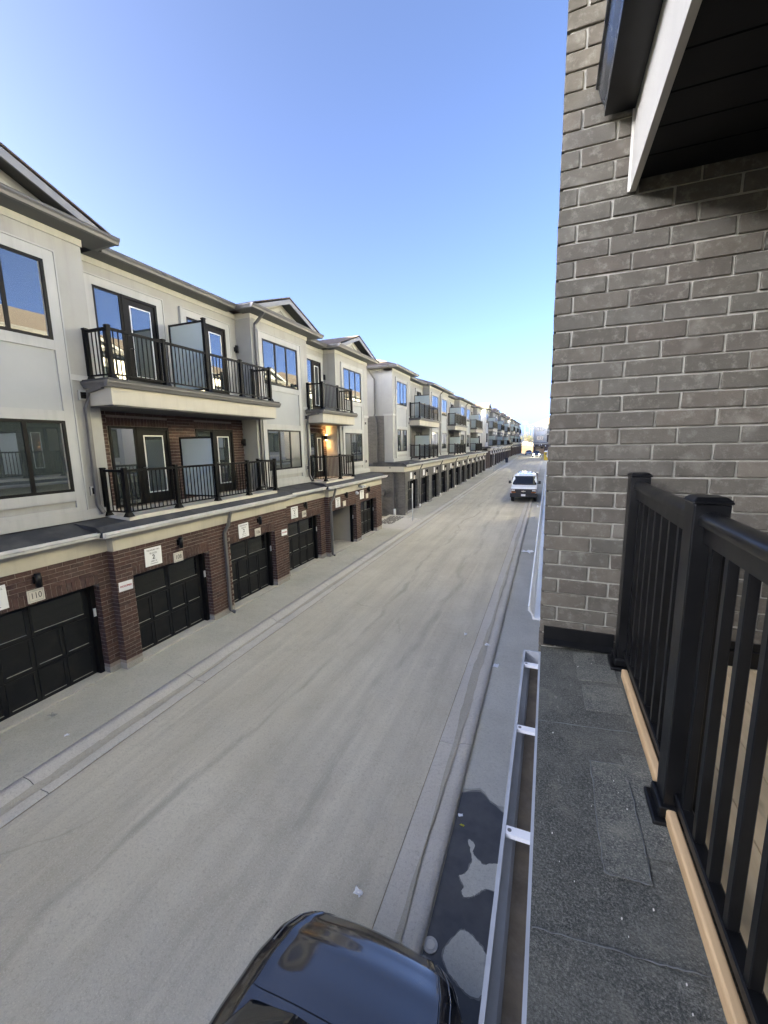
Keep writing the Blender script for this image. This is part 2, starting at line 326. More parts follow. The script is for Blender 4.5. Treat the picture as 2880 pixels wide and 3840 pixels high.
kl = [(-6.74, 0.004), (-6.77, 0.018), (-6.98, 0.008), (-7.03, 0.012), (-7.10, 0.045), (-7.18, 0.085), (-7.25, 0.095), (-7.36, 0.098), (-7.365, 0.0)]
kerb('left_kerb', kl, -6, 112)
kr = [(-0.965, -0.02), (-0.97, 0.085), (-1.08, 0.082), (-1.15, 0.06), (-1.205, 0.025), (-1.26, 0.012), (-1.48, 0.018), (-1.515, 0.003)]
kerb('right_kerb', kr, -6, 37.0); kerb('right_kerb_beyond_driveway', kr, 43.0, 96)

M['silt'] = road_mat('channel_silt', (0.42, 0.395, 0.33), (0.34, 0.315, 0.26), (0.46, 0.43, 0.37), streak=False)
def silt(name, xs, y0, y1, seed):
    rr = random.Random(seed); m = MB(); rows = []; y = y0; a = b = 0.0
    while y < y1:
        a = 0.6*a+rr.uniform(-.016, .016); b = 0.6*b+rr.uniform(-.016, .016); k = max(0.25, 0.75+0.5*math.sin(y*0.7+seed)*math.sin(y*0.23))
        c = (xs[0][0]+xs[-1][0])/2
        row_ = []
        for i, (x, z) in enumerate(xs):
            xx = c+(x-c)*k+(a if i == 0 else (b if i == len(xs)-1 else 0)); row_.append((xx, y, g(y)+z))
        rows.append(row_); y += 0.22
    m.grid(rows); return struct(m.build(name, M['silt']))
silt('right_channel_silt', [(-1.32, 0.019), (-1.26, 0.020), (-1.205, 0.033), (-1.165, 0.060)], -3, 36, 2)
silt('left_channel_silt', [(-6.93, 0.017), (-6.98, 0.016), (-7.03, 0.020), (-7.08, 0.043)], -3, 70, 5)

# ------------------------------------------------------------------ townhouse rows
# local frame of a row: x = out of the facade (0 = garage brick face), y = along the street, z = 0 at the lower balcony deck
P1, P2, RAIL, SLAB = -0.82, -1.45, -0.07, -0.03
SOF = 5.99
_cache = {}
def shared(key, make):
    if key not in _cache: _cache[key] = make()
    return _cache[key]
WR = random.Random(77)
def window(root, u0, u1, z0, z1, n, v=P1, pane=None, deep=0.035):
    W, H = round(u1-u0, 3), round(z1-z0, 3); fw = 0.06
    def mk():
        m = MB(); m.box(0, deep, 0, fw, 0, H).box(0, deep, W-fw, W, 0, H).box(0, deep, fw, W-fw, 0, fw).box(0, deep, fw, W-fw, H-fw, H)
        pw = (W-2*fw)/n
        for i in range(1, n): m.box(0, deep-0.003, fw+pw*i-0.035, fw+pw*i+0.035, fw, H-fw)
        p = MB(); p.box(0.004, 0.014, 0, pw-(0.07 if n > 1 else 0), 0, H-2*fw)
        return m.mesh('window', M['frame']), p.mesh('pane', M['glass']), p.mesh('pane', M['blind_glass']), pw
    fm, pm, pb, pw = shared(('win', W, H, n, deep), mk)
    o = put('window', fm, root, (v+0.003, u0, z0))
    for i in range(n): put('pane', pb if WR.random() < 0.16 and z0 < 3 else pm, o, (0, fw+pw*i+(0.035 if i > 0 else 0.0) + (0 if n == 1 else 0), fw))
    return o
def ring(m, v, u0, u1, z0, z1, t, d):
    m.box(v, v+d, u0-t, u0, z0, z1+t).box(v, v+d, u1, u1+t, z0, z1+t).box(v, v+d, u0, u1, z1, z1+t)
def patio_door(root, u0, u1, z0, z1, v, lite=True, mull=0.42):
    """fixed sidelight and a door with a white-framed lite"""
    um = u0+(u1-u0)*mull
    window(root, u0, um, z0, z1, 1, v)
    W, H = round(u1-um, 3), round(z1-z0, 3)
    def mk():
        m = MB(); m.box(0, 0.05, 0, 0.07, 0, H).box(0, 0.05, W-0.07, W, 0, H).box(0, 0.05, 0.07, W-0.07, H-0.07, H).box(0, 0.02, 0.07, W-0.07, 0, H-0.07)
        f = MB(); a, b, c, d = 0.20, W-0.20, 0.28, H-0.22
        t = 0.03
        f.box(0.02, 0.034, a, a+t, c, d).box(0.02, 0.034, b-t, b, c, d).box(0.02, 0.034, a+t, b-t, c, c+t).box(0.02, 0.034, a+t, b-t, d-t, d)
        p = MB(); p.box(0.02, 0.026, a+t, b-t, c+t, d-t)
        h = MB(); h.tube([(0.02, 0.12, 0.98), (0.07, 0.12, 0.98), (0.07, 0.21, 0.98)], 0.011, 6)
        return m.mesh('balcony_door', M['frame']), f.mesh('lite_frame', M['white']), p.mesh('pane', M['glass']), h.mesh('handle', M['gutter'])
    d, f, p, h = shared(('door', W, H), mk)
    o = put('balcony_door', d, root, (v+0.003, um, z0)); put('lite_frame', f, o); put('pane', p, o); put('handle', h, o)
def post_mesh(h):
    def mk():
        m = MB(); r = 0.042; m.box(-r, r, -r, r, 0, h); m.box(-r-0.012, r+0.012, -r-0.012, r+0.012, h, h+0.018); m.box(-r, r, -r, r, h+0.018, h+0.03)
        f = 0.085
        m.hexa([(-f, -f, 0), (f, -f, 0), (f, f, 0), (-f, f, 0), (-r-.008, -r-.008, 0.09), (r+.008, -r-.008, 0.09), (r+.008, r+.008, 0.09), (-r-.008, r+.008, 0.09)])
        return m.mesh('post', M['rail_black'])
    return shared(('post', round(h, 2)), mk)
BAL = None
def railing(root, us, z, back, detail, v=RAIL, tall=None, h=1.08):
    """guard along the front with a return at each end; us = post positions"""
    m = MB()
    def rails(a, b):
        d = Vector(b)-Vector(a)
        for dz, hh, ww in ((h-0.05, 0.035, 0.026), (0.10, 0.02, 0.018)):
            if abs(d.x) > abs(d.y): m.box(min(a[0], b[0])+0.042, max(a[0], b[0])-0.042, a[1]-ww, a[1]+ww, z+dz-hh/2*1.2, z+dz+hh)
            else: m.box(a[0]-ww, a[0]+ww, a[1]+0.042, b[1]-0.042, z+dz-hh/2*1.2, z+dz+hh)
    spans = [((v, a, z), (v, b, z)) for a, b in zip(us[:-1], us[1:])] + [((back, us[0], z), (v, us[0], z)), ((back, us[-1], z), (v, us[-1], z))]
    for a, b in spans: rails(a, b)
    o = m.build('balcony_railing', M['rail_black'], root)
    for u in us: put('post', post_mesh(tall[1]) if tall and abs(u-tall[0]) < 0.05 else post_mesh(h), o, (v, u, z))
    for u in (us[0], us[-1]): put('post', post_mesh(h), o, (back+0.05, u, z))
    def mk(): b = MB(); b.box(-0.0095, 0.0095, -0.0095, 0.0095, 0.09, h-0.06); return b.mesh('baluster', M['rail_black'])
    bm = shared(('bal', h), mk); spots = []
    for a, b in spans:
        L = (Vector(b)-Vector(a)).length; n = max(2, int(round(L/0.118)))
        for i in range(1, n): t = i/n; spots.append((a[0]+(b[0]-a[0])*t, a[1]+(b[1]-a[1])*t))
    if detail:
        for s in spots: put('baluster', bm, o, (s[0], s[1], z))
    else:
        j = MB()
        for s in spots: j.box(s[0]-.0095, s[0]+.0095, s[1]-.0095, s[1]+.0095, z+.09, z+h-.06)
        stuff(j.build('balusters', M['rail_black'], o))
    return o
def screen(root, u, z, h, x0=RAIL-0.05, x1=-1.28):
    m = MB(); m.box(x1, x0, u-0.02, u+0.02, z+h-0.05, z+h).box(x1, x0, u-0.02, u+0.02, z+0.08, z+0.12)
    m.box(x1-0.045, x1, u-0.028, u+0.028, z, z+h)
    o = m.build('privacy_screen', M['black'], root)
    p = MB(); p.box(x1+0.004, x0-0.004, u-0.005, u+0.005, z+0.122, z+h-0.052); p.build('frosted_pane', M['frost'], o)
def u_gutter(m, axis, a, b, v, z, out=1, w=0.11, d=0.11):
    """open K-shaped trough running along an axis; v = back edge, out = +1/-1 side"""
    o = out
    pr = [(v, z), (v, z-d), (v+o*w*0.62, z-d), (v+o*w*0.78, z-d*0.55), (v+o*w, z-d*0.35), (v+o*w, z), (v+o*(w-0.012), z), (v+o*(w-0.012), z-d*0.32), (v+o*w*0.66, z-d*0.52), (v+o*w*0.52, z-d+0.012), (v+o*0.012, z-d+0.012), (v+o*0.012, z)]
    m.prism(pr, axis, a, b)
def solid_gutter(m, axis, a, b, v, z, out=1, w=0.12, d=0.13):
    o = out
    m.prism([(v, z), (v, z-d), (v+o*w*0.6, z-d), (v+o*w*0.75, z-d*0.6), (v+o*w, z-d*0.32), (v+o*w, z-0.02), (v+o*(w+0.012), z)], axis, a, b)
def vent(root, u, z, v=P1+0.0, s=0.2):
    m = MB(); m.box(v, v+0.05, u, u+s, z, z+s); o = m.build('wall_vent', M['trim'], root)
    k = MB(); k.box(v+0.05, v+0.056, u+0.03, u+s-0.03, z+0.03, z+s-0.03); k.build('vent_grille', M['frame'], o)
    for i in range(4):
        l = MB(); zz = z+0.045+i*0.035; l.hexa([(v+.056, u+.03, zz), (v+.075, u+.03, zz-.012), (v+.075, u+s-.03, zz-.012), (v+.056, u+s-.03, zz), (v+.056, u+.03, zz+.006), (v+.075, u+.03, zz-.006), (v+.075, u+s-.03, zz-.006), (v+.056, u+s-.03, zz+.006)])
        l.build('louvre', M['frame'], o)
def downspout(root, pts, r=0.035):
    m = MB(); m.tube(pts, r, 4, square=True); return bevel(m.build('downspout', M['gutter'], root), 0.006, 1)
def garage_door(root, u0, u1, z0, z1, v, near, mat=None, open_door=False):
    W, H = u1-u0, z1-z0; mt = mat or M['door_black']
    m = MB(); m.box(v-0.05, v, u0, u1, z0, z1); o = m.build('garage_door', mt, root)
    h3 = H/3.0; t = 0.045; e = 0.014
    def fr(mm, a, b, c, d):      # raised frame with a dusty lower ledge
        mm.mi = 0
        mm.box(v, v+e, a, a+t, c, d).box(v, v+e, b-t, b, c, d).box(v, v+e, a+t, b-t, d-t, d).box(v, v+e, a+t, b-t, c, c+t)
        mm.mi = 1; mm.box(v+0.001, v+e-0.002, a+t, b-t, c+t, c+t+0.010)
    for r in range(2):
        for k in range(4):
            a = u0+0.03+(W-0.06)*k/4; b = u0+0.03+(W-0.06)*(k+1)/4
            q = MB(); fr(q, a+0.02, b-0.02, z0+r*h3+0.03, z0+(r+1)*h3-0.02); q.build('panel', [mt, M['dust']], o)
    for k in range(2):
        a = u0+0.05+(W-0.10)*k/2; b = u0+0.05+(W-0.10)*(k+1)/2
        q = MB(); fr(q, a+0.02, b-0.02, z0+2*h3+0.03, z1-0.05); wq = q.build('door_window', [mt, M['dust']], o)
        p = MB(); p.box(v, v+0.004, a+0.066, b-0.066, z0+2*h3+0.082, z1-0.096); p.build('pane', M['dim_glass'], wq)
    if near:
        s = MB()
        for r in (1, 2): s.box(v, v+0.003, u0, u1, z0+r*h3-0.004, z0+r*h3+0.004)
        s.build('section_joint', M['frame'], o)
    return o

# --- brickwork
BR = []   # (size in picture, root, kind, location)
COURSE, BL = 0.0913, 0.267
def lay_front(out, u0, u1, z0, z1, v, zref):
    """bricks of a front face (facing +x); half-brick bond"""
    k0 = math.ceil((z0-zref)/COURSE-0.02); k1 = int((z1-zref)/COURSE+0.02)
    for k in range(k0, k1):
        z = zref+k*COURSE; u = u0 - (BL/2 if k % 2 else 0)
        while u < u1-0.01:
            a, b = max(u, u0), min(u+BL-0.010, u1)
            if b-a > 0.03: out.append((v, a, b, z, z+COURSE-0.010, 'f'))
            u += BL
def lay_side(out, v0, v1, u, z0, z1, zref):
    """bricks of a face turned towards -y"""
    k0 = math.ceil((z0-zref)/COURSE-0.02); k1 = int((z1-zref)/COURSE+0.02)
    for k in range(k0, k1):
        z = zref+k*COURSE; L = v1-v0; cut = 0.09 if k % 2 else 0.0
        if L > 0.2 and cut: segs = [(v0, v0+L-0.10), (v0+L-0.09, v1)]
        else: segs = [(v0, v1)]
        for a, b in segs: out.append((u, a, b, z, z+COURSE-0.010, 's'))
def lay_soldier(out, u0, u1, z0, z1, v):
    n = max(1, int(round((u1-u0)/0.0913))); p = (u1-u0)/n
    for i in range(n): out.append((v, u0+p*i+0.005, u0+p*(i+1)-0.005, z0, z1-0.010, 'f'))
def make_bricks(root, wall, bricks, limit, mat, near_u=0.0):
    bricks.sort(key=lambda b: abs((b[1] if b[5] == 'f' else b[0])-near_u) + (0.0 if b[5] == 'f' else 0.6))
    j = MB()
    for i, (c, a, b, z0, z1, kind) in enumerate(bricks):
        d = 0.012 + random.uniform(-0.003, 0.003); e = random.uniform(-0.002, 0.002)
        def geo(mm, oa, oz, oc):
            if kind == 'f': mm.box(oc-0.02, oc+d-0.006, a-oa, b-oa, z0-oz+e, z1-oz+e)
            else: mm.box(a-oa, b-oa, oc-d+0.006, oc+0.02, z0-oz+e, z1-oz+e)
        if i < limit:
            q = MB(); geo(q, 0, 0, c); q.build('brick', mat, wall)
        else: geo(j, 0, 0, c)
    if j.f: stuff(j.build('brickwork', mat, wall))

def row(name, label, loc, rz, bays, balconies, garages, brick, roof, detail=0, seg=None, infill=False, gable_h=0.78, zg=None, stucco='stucco', roofback=-12.0, hip=0.9):
    """garages: (u0, u1, number or None, state); seg: list of (u0, u1, dv) for the garage brick face; zg(u): ground in local z"""
    root = thing(name, label, 'townhouses', loc, rz)
    U0 = min(b[0] for b in bays); U1 = max(b[1] for b in bays)
    seg = seg or [(U0, U1, 0.0)]
    # ---- upper walls
    for b0, b1, wins in bays:
        m = MB(); m.box(-9.0, P1, b0, b1, -0.35, SOF+0.05); m.build('bay_wall', M[stucco], root)
        m = MB(); m.box(P1, P1+0.025, b0-0.025, b1+0.025, SOF-0.14, SOF); m.box(P1-0.6, P1, b0-0.025, b0, SOF-0.14, SOF); m.build('frieze', M['trim'], root)
        m = MB(); m.box(P1, P1+0.07, b0-0.03, b1+0.03, 0.0, 0.22); m.build('base_band', M['trim'], root)
        last = b0
        for w0, w1 in wins:
            t = 0.20; d = 0.045
            s = MB()
            s.box(P1, P1+d, w0-t, w0, 0.22, 5.51).box(P1, P1+d, w1, w1+t, 0.22, 5.51)
            for za, zb in ((0.22, 0.30), (0.445, 0.65), (2.155, 2.36), (3.575, 3.77), (5.305, 5.51)): s.box(P1, P1+d-0.002, w0, w1, za, zb)
            s.box(P1, P1+d+0.02, w0-t-0.03, w0-t, 0.22, 5.54).box(P1, P1+d+0.02, w1+t, w1+t+0.03, 0.22, 5.54).box(P1, P1+d+0.02, w0-t, w1+t, 5.51, 5.54)
            s.build('window_surround', M['trim'], root)
            pn = MB(); pn.box(P1, P1+0.006, w0, w1, 2.36, 3.575); pn.build('wall_panel', M['panel'], root)
            window(root, w0, w1, 0.65, 2.155, 3); window(root, w0, w1, 3.77, 5.305, 3)
            if w0-0.23-last > 0.06:
                c = MB(); c.box(P1, P1+0.04, last-(0.04 if last == b0 else 0), w0-0.23, 3.02, 3.14); c.build('storey_band', M['trim'], root)
            last = w1+0.23
        if b1-last > 0.06:
            c = MB(); c.box(P1, P1+0.04, last, b1+0.04, 3.02, 3.14); c.build('storey_band', M['trim'], root)
        if detail: vent(root, last+0.10, 0.52); vent(root, last+0.12, 2.62)
        elif len(wins): vent(root, last+0.12, 2.55)
    # ---- recesses and balconies
    for bal in balconies:
        a, b, ops, sc, pu = bal
        m = MB(); m.box(-9.0, P2, a, b, 2.75, SOF+0.05); m.build('recess_wall', M[stucco], root)
        m = MB(); m.box(-9.0, P2, a, b, -0.35, 2.75)
        bw = m.build('recess_brick_wall', M['brown_mortar'] if detail else brick, root)
        if detail:
            bl = []; lo = a
            for o0, o1 in ops:
                lay_front(bl, lo, o0-0.02, 0.02, 2.50, P2, 0.02); lay_front(bl, o0-0.02, o1+0.02, 2.33, 2.50, P2, 0.02); lay_soldier(bl, o0-0.02, o1+0.02, 2.13, 2.34, P2); lo = o1+0.02
            lay_front(bl, lo, b, 0.02, 2.50, P2, 0.02)
            make_bricks(root, bw, bl, 130, M['brown_brick'], 6.0)
        m = MB(); m.box(P2, P2+0.025, a, b, SOF-0.14, SOF); m.build('frieze', M['trim'], root)
        for o0, o1 in ops:
            t = MB(); ring(t, P2, o0, o1, 3.10, 5.39, 0.19, 0.055); ring(t, P2, o0-0.19, o1+0.19, 3.10, 5.58, 0.03, 0.075); t.build('door_trim', M['trim'], root)
            patio_door(root, o0, o1, 3.12, 5.39, P2); patio_door(root, o0, o1, 0.06, 2.12, P2)
        s0, s1 = pu[0]-0.10, pu[-1]+0.21
        m = MB(); m.box(P2, SLAB, s0, s1, 2.50, 3.0); m.build('balcony_slab', M['cream'], root)
        m = MB(); m.box(P2+0.01, SLAB-0.04, s0+0.05, s1-0.05, 2.47, 2.50); m.build('slab_soffit', M['soffit'], root)
        m = MB(); m.box(P2, SLAB+0.10, s0-0.10, s1+0.10, 3.0, 3.045); m.build('balcony_deck', M['skirt'], root)
        m = MB(); solid_gutter(m, 'y', s0-0.14, s1+0.14, SLAB+0.003, 2.998); solid_gutter(m, 'x', P1+0.02, SLAB, s0-0.003, 2.998, -1); m.build('gutter', M['gutter'], root)
        m = MB(); m.box(P2, RAIL+0.03, pu[0]-0.02, pu[-1]+0.02, -0.10, 0.02); m.build('lower_deck', M['stone'], root)
        tall = (sc, 1.92) if sc else None
        railing(root, pu, 3.045, P1-0.0, detail, tall=tall); railing(root, pu, 0.02, P1-0.0, detail, tall=tall)
        if sc: screen(root, sc, 3.045, 1.90); screen(root, sc, 0.055, 1.80)
        if detail == 0:
            downspout(root, [(P1+0.05, a-0.05, 2.86), (P1+0.05, a-0.12, 2.45), (P1+0.05, a-0.12, 0.25), (P1+0.16, a-0.10, 0.05)], 0.03)
        else:
            downspout(root, [(SLAB-0.2, s0-0.04, 2.88), (P1+0.09, s0-0.02, 2.80), (P1+0.09, s0-0.10, 2.45), (P1+0.09, s0-0.12, 0.30), (P1+0.15, s0-0.06, 0.10)], 0.04)
            downspout(root, [(P1+0.06, b+0.12, 2.48), (P1+0.06, b+0.14, 0.35), (P1+0.12, b+0.16, 0.12)], 0.035)
    # ---- eaves and roof
    OV = 0.45; ez = SOF
    edges = []
    for i, (b0, b1, wins) in enumerate(bays):
        x = P1+OV; a, b = b0-0.42, b1+0.42
        m = MB(); m.box(P2+OV-0.06, x, a, b, ez, ez+0.10); m.build('soffit', M['soffit'], root)
        m = MB(); solid_gutter(m, 'y', a-0.10, b+0.10, x+0.002, ez+0.13); solid_gutter(m, 'x', P2+OV, x, a-0.002, ez+0.13, -1); solid_gutter(m, 'x', P2+OV, x, b+0.002, ez+0.13, 1); m.build('gutter', M['gutter'], root)
        c = (a+b)/2; hw = (b-a)/2
        if roof == 'gable':
            for gc, gw in ([(c, hw)] if b1-b0 < 5 else [((b0+c)/2, hw/2), ((c+b1)/2, hw/2)]):
                rh = gable_h*min(1.25, gw/2.2)
                m = MB()
                m.hexa([(x+0.02, gc-gw-0.06, ez+0.13), (-6.6, gc-gw-0.06, ez+0.13), (-6.6, gc, ez+0.15+rh), (x+0.02, gc, ez+0.15+rh), (x+0.02, gc-gw-0.06, ez+0.16), (-6.6, gc-gw-0.06, ez+0.16), (-6.6, gc, ez+0.19+rh), (x+0.02, gc, ez+0.19+rh)])
                m.hexa([(x+0.02, gc, ez+0.15+rh), (-6.6, gc, ez+0.15+rh), (-6.6, gc+gw+0.06, ez+0.13), (x+0.02, gc+gw+0.06, ez+0.13), (x+0.02, gc, ez+0.19+rh), (-6.6, gc, ez+0.19+rh), (-6.6, gc+gw+0.06, ez+0.16), (x+0.02, gc+gw+0.06, ez+0.16)])
                gr = m.build('gable_roof', M['shingle'], root)
                for sgn in (-1, 1):
                    f = MB(); y0, y1 = gc+sgn*(gw-0.02), gc
                    th = 0.17
                    f.prism([(y0, ez+0.10), (y1, ez+0.12+rh), (y1, ez+0.12+rh-th), (y0-sgn*0.42, ez+0.10)], 'x', x-0.03, x+0.012)
                    f.build('rake_board', M['fascia'], gr)
                t = MB(); t.prism([(gc-gw+0.1, ez+0.08), (gc, ez+rh+0.05), (gc+gw-0.1, ez+0.08)], 'x', P1-0.1, P1); t.build('gable_face', M['stucco'], gr)
                t = MB(); q = 0.13
                t.prism([(gc-gw*0.62, ez+0.12), (gc, ez+rh-0.10), (gc, ez+rh-0.10-q), (gc-gw*0.62+0.45, ez+0.12)], 'x', P1, P1+0.03); t.prism([(gc+gw*0.62, ez+0.12), (gc, ez+rh-0.10), (gc, ez+rh-0.10-q), (gc+gw*0.62-0.45, ez+0.12)], 'x', P1, P1+0.03); t.build('gable_trim', M['trim'], gr)
                s = MB(); s.hexa([(x-0.03, gc-gw+0.05, ez+0.10), (P1, gc-gw+0.05, ez+0.10), (P1, gc, ez+rh+0.06), (x-0.03, gc, ez+rh+0.06), (x-0.03, gc-gw+0.05, ez+0.12), (P1, gc-gw+0.05, ez+0.12), (P1, gc, ez+rh+0.08), (x-0.03, gc, ez+rh+0.08)])
                s.hexa([(x-0.03, gc, ez+rh+0.06), (P1, gc, ez+rh+0.06), (P1, gc+gw-0.05, ez+0.10), (x-0.03, gc+gw-0.05, ez+0.10), (x-0.03, gc, ez+rh+0.08), (P1, gc, ez+rh+0.08), (P1, gc+gw-0.05, ez+0.12), (x-0.03, gc+gw-0.05, ez+0.12)])
                s.build('gable_soffit', M['soffit'], gr)
        else:
            rh = 0.40*hw if b1-b0 < 5 else 0.40*2.6
            m = MB(); k = min(hw, rh/0.40)
            m.face([(x+0.1, a-0.08, ez+0.13), (x+0.1, b+0.08, ez+0.13), (x-k, b-k, ez+0.13+rh), (x-k, a+k, ez+0.13+rh)])
            m.face([(x+0.1, a-0.08, ez+0.13), (x-k, a+k, ez+0.13+rh), (-6, a+k, ez+0.13+rh), (-6, a-0.08, ez+0.13)])
            m.face([(x+0.1, b+0.08, ez+0.13), (-6, b+0.08, ez+0.13), (-6, b-k, ez+0.13+rh), (x-k, b-k, ez+0.13+rh)])
            m.build('hip_roof', M['shingle'], root)
    for a, b, ops, sc, pu in balconies:
        x = P2+OV
        m = MB(); m.box(P2-0.05, x, a+0.42, b-0.42, ez, ez+0.10); m.build('soffit', M['soffit'], root)
        m = MB(); solid_gutter(m, 'y', a+0.56, b-0.56, x+0.002, ez+0.13); m.build('gutter', M['gutter'], root)
    m = MB(); x = P2+OV+0.1; rx = -6.6; rz_ = ez+0.13+(x-rx)*0.40; a, b = U0-0.5, U1+0.5; hp = (x-rx)*hip
    m.face([(x, a, ez+0.13), (x, b, ez+0.13), (rx, b-hp, rz_), (rx, a+hp, rz_)])
    m.face([(roofback, b, ez+0.13), (roofback, a, ez+0.13), (rx, a+hp, rz_), (rx, b-hp, rz_)])
    m.face([(roofback, a, ez+0.13), (x, a, ez+0.13), (rx, a+hp, rz_)]); m.face([(x, b, ez+0.13), (roofback, b, ez+0.13), (rx, b-hp, rz_)])
    m.face([(x, a, ez+0.125), (roofback, a, ez+0.125), (roofback, b, ez+0.125), (x, b, ez+0.125)])
    m.build('roof', M['shingle'], root)
    m = MB(); solid_gutter(m, 'x', roofback, P2+OV+0.1, a-0.002, ez+0.13, -1); m.box(roofback, P2+OV, a, a+0.5, ez, ez+0.09); m.build('end_gutter', M['gutter'], root)
    m = MB(); m.box(roofback+0.3, -8.99, U0, U1, -0.35, SOF+0.05); m.build('rear_wall', M['stucco'], root)
    # ---- skirt roof, gutter, fascia band and garage storey
    gt = -0.195
    for a, b, dv in seg:
        e0 = a-(0.28 if a == seg[0][0] else (0.28 if dv > -0.01 else -0.28)); e1 = b+(0.28 if b == seg[-1][1] else (0.28 if dv > -0.01 else -0.28))
        if e0 == a+0.28 and a != seg[0][0]: e0 = a+0.28
        m = MB(); m.prism([(-2.2, -0.02), (P1+0.02, -0.02)] + ([(-0.03, -0.075)] if dv > -0.01 else []) + [(dv+0.20, gt-0.02), (dv+0.20, gt-0.10), (-2.2, gt-0.10)], 'y', e0, e1); m.build('skirt_roof', M['skirt'], root)
        m = MB(); u_gutter(m, 'y', e0-0.02, e1+0.02, dv+0.202, gt+0.012, 1, 0.105, 0.11); m.build('gutter', M['gutter_lite'], root)
        m = MB(); m.box(-0.4, dv+0.03, a, b, -0.66, gt-0.10)
        if dv > -0.01 and a != seg[0][0]: pass
        m.build('fascia_band', M['cream'], root)
        m = MB(); m.box(dv+0.02, dv+0.20, e0+0.02, e1-0.02, gt-0.125, gt-0.10); m.build('skirt_soffit', M['cream'], root)
    def dvat(u):
        for a, b, dv in seg:
            if a-1e-6 <= u <= b+1e-6: return dv
        return 0.0
    bl = []; wall = MB(); pl = MB(); TOP = -0.66; ZL = -1.325
    bare = 0.0
    for a, b, dv in seg:
        gs = [q for q in garages if q[0] >= a-0.01 and q[1] <= b+0.01]
        cur = a
        for q in gs+[None]:
            e = q[0] if q else b
            if e-cur > 0.01:
                zb = zg((cur+e)/2)
                wall.box(dv-0.32, dv, cur, e, zb+0.14, TOP); pl = MB(); pl.box(dv-0.33, dv+0.008, cur-0.006, e+0.006, zb-0.4, zb+0.14); pl.build('plinth', M['concrete'], root)
                if detail:
                    lay_front(bl, cur, e, zb+0.15, TOP, dv, TOP-0.002-40*COURSE)
                    if cur > a+0.01 or dv > -0.01: lay_side(bl, dv-0.32 if cur > a+0.01 else dv-0.2, dv, cur, zb+0.15, (ZL+0.0) if cur > a+0.01 else TOP, TOP-0.002-40*COURSE)
            if q:
                wall.box(dv-0.32, dv, q[0], q[1], ZL, TOP)
                if detail:
                    lay_front(bl, q[0], q[1], ZL+0.205, TOP, dv, TOP-0.002-40*COURSE); lay_soldier(bl, q[0]-0.0, q[1]+0.0, ZL+0.004, ZL+0.215, dv)
                cur = q[1]
    # solid mass of the garage storey behind the doors
    wl_ = wall.build('garage_wall', M['brown_mortar'] if detail else brick, root)
    if detail: make_bricks(root, wl_, bl, 165, M['brown_brick'], 5.2)
    core = MB(); core.box(-9.0, -1.6 if not detail else -4.6, U0, U1, zg(U0)-0.6, -0.30); core.build('garage_core', brick, root)
    e = MB(); e.box(-9.0, -0.33, U0+0.02, U0+0.3, zg(U0)-0.4, -0.66); e.build('end_wall', brick, root)
    e = MB(); e.box(-9.0, -0.33, U1-0.3, U1-0.02, zg(U1)-0.4, -0.66); e.build('end_wall', brick, root)
    for u0, u1, num, state in garages:
        dv = dvat((u0+u1)/2); zb = zg((u0+u1)/2)+0.03; v = dv-0.30
        sl = MB(); sl.box(v-0.9, dv+0.02, u0-0.02, u1+0.02, zb-0.3, zb+0.006); sl.build('door_sill', M['kerb'], root)
        j = MB(); j.box(v-0.02, v+0.12, u1-0.10, u1, zb, ZL); j.box(v-0.02, v+0.12, u0, u0+0.04, zb, ZL); j.box(v-0.02, v+0.10, u0+0.04, u1-0.10, ZL-0.05, ZL); j.build('door_frame', M['frame'], root)
        if state == 'open':
            k = MB(); k.box(-4.5, v-0.02, u0-0.25, u0-0.15, zb-0.2, ZL+0.2); k.box(-4.5, v-0.03, u1+0.02, u1+0.12, zb-0.2, ZL+0.2); k.box(-4.6, -4.5, u0-0.25, u1+0.12, zb-0.2, ZL+0.2); k.box(-4.5, v-0.02, u0-0.25, u1+0.12, ZL+0.2, ZL+0.3)
            k.build('garage_lining', M['drywall'], root)
            k = MB(); k.box(-4.5, v-0.9, u0-0.15, u1+0.02, zb-0.2, zb-0.01); k.build('garage_floor', M['concrete'], root)
            k = MB(); k.box(-3.0, v-0.2, u0+0.05, u1-0.05, ZL+0.05, ZL+0.10); k.build('raised_garage_door', M['door_black'], root)
        else:
            garage_door(root, u0+0.04, u1-0.10, zb+0.006, ZL-0.05, v, detail, mat=state if state else None)
        if detail or num:
            kp = MB(); kp.box(v+0.12, v+0.14, u1-0.085, u1-0.035, -2.08, -1.90); kp.build('keypad', M['keypad'], root)
    return root

# ---- the row opposite with brown brick garages
D1 = -1.545; XL = -8.75
zg1 = lambda u: g(u)+0.06-D1
bays1 = [(3.02, 6.62, [(3.60, 5.81)]), (12.10, 15.62, [(12.62, 14.82)]), (18.10, 21.80, [(18.86, 20.93)])]
bal1 = [(6.62, 12.10, [(7.18, 8.92), (9.93, 11.53)], 9.21, [6.46, 7.84, 9.21, 10.56, 11.97]), (15.62, 18.10, [(16.45, 17.76)], None, [15.50, 16.84, 18.22])]
gar1 = [(3.30, 5.68, '110', None), (6.33, 8.63, '108', None), (9.46, 11.66, '106', None), (12.72, 15.11, '104', None), (15.74, 18.28, '', 'open'), (18.80, 20.86, '', None)]
seg1 = [(2.92, 5.93, -0.2), (5.93, 12.38, 0.0), (12.38, 15.50, -0.2), (15.50, 21.62, 0.0)]
blockA = row('townhouse_row', 'nearest row of grey stucco townhouses with brown brick garages numbered 110 to 104', (XL, 0, D1), 0, bays1, bal1, gar1, M['far_brown'], 'gable', detail=1, seg=seg1, zg=zg1, hip=0.12)  # near-gable roof ends, steepened to shade the grey row's end wall
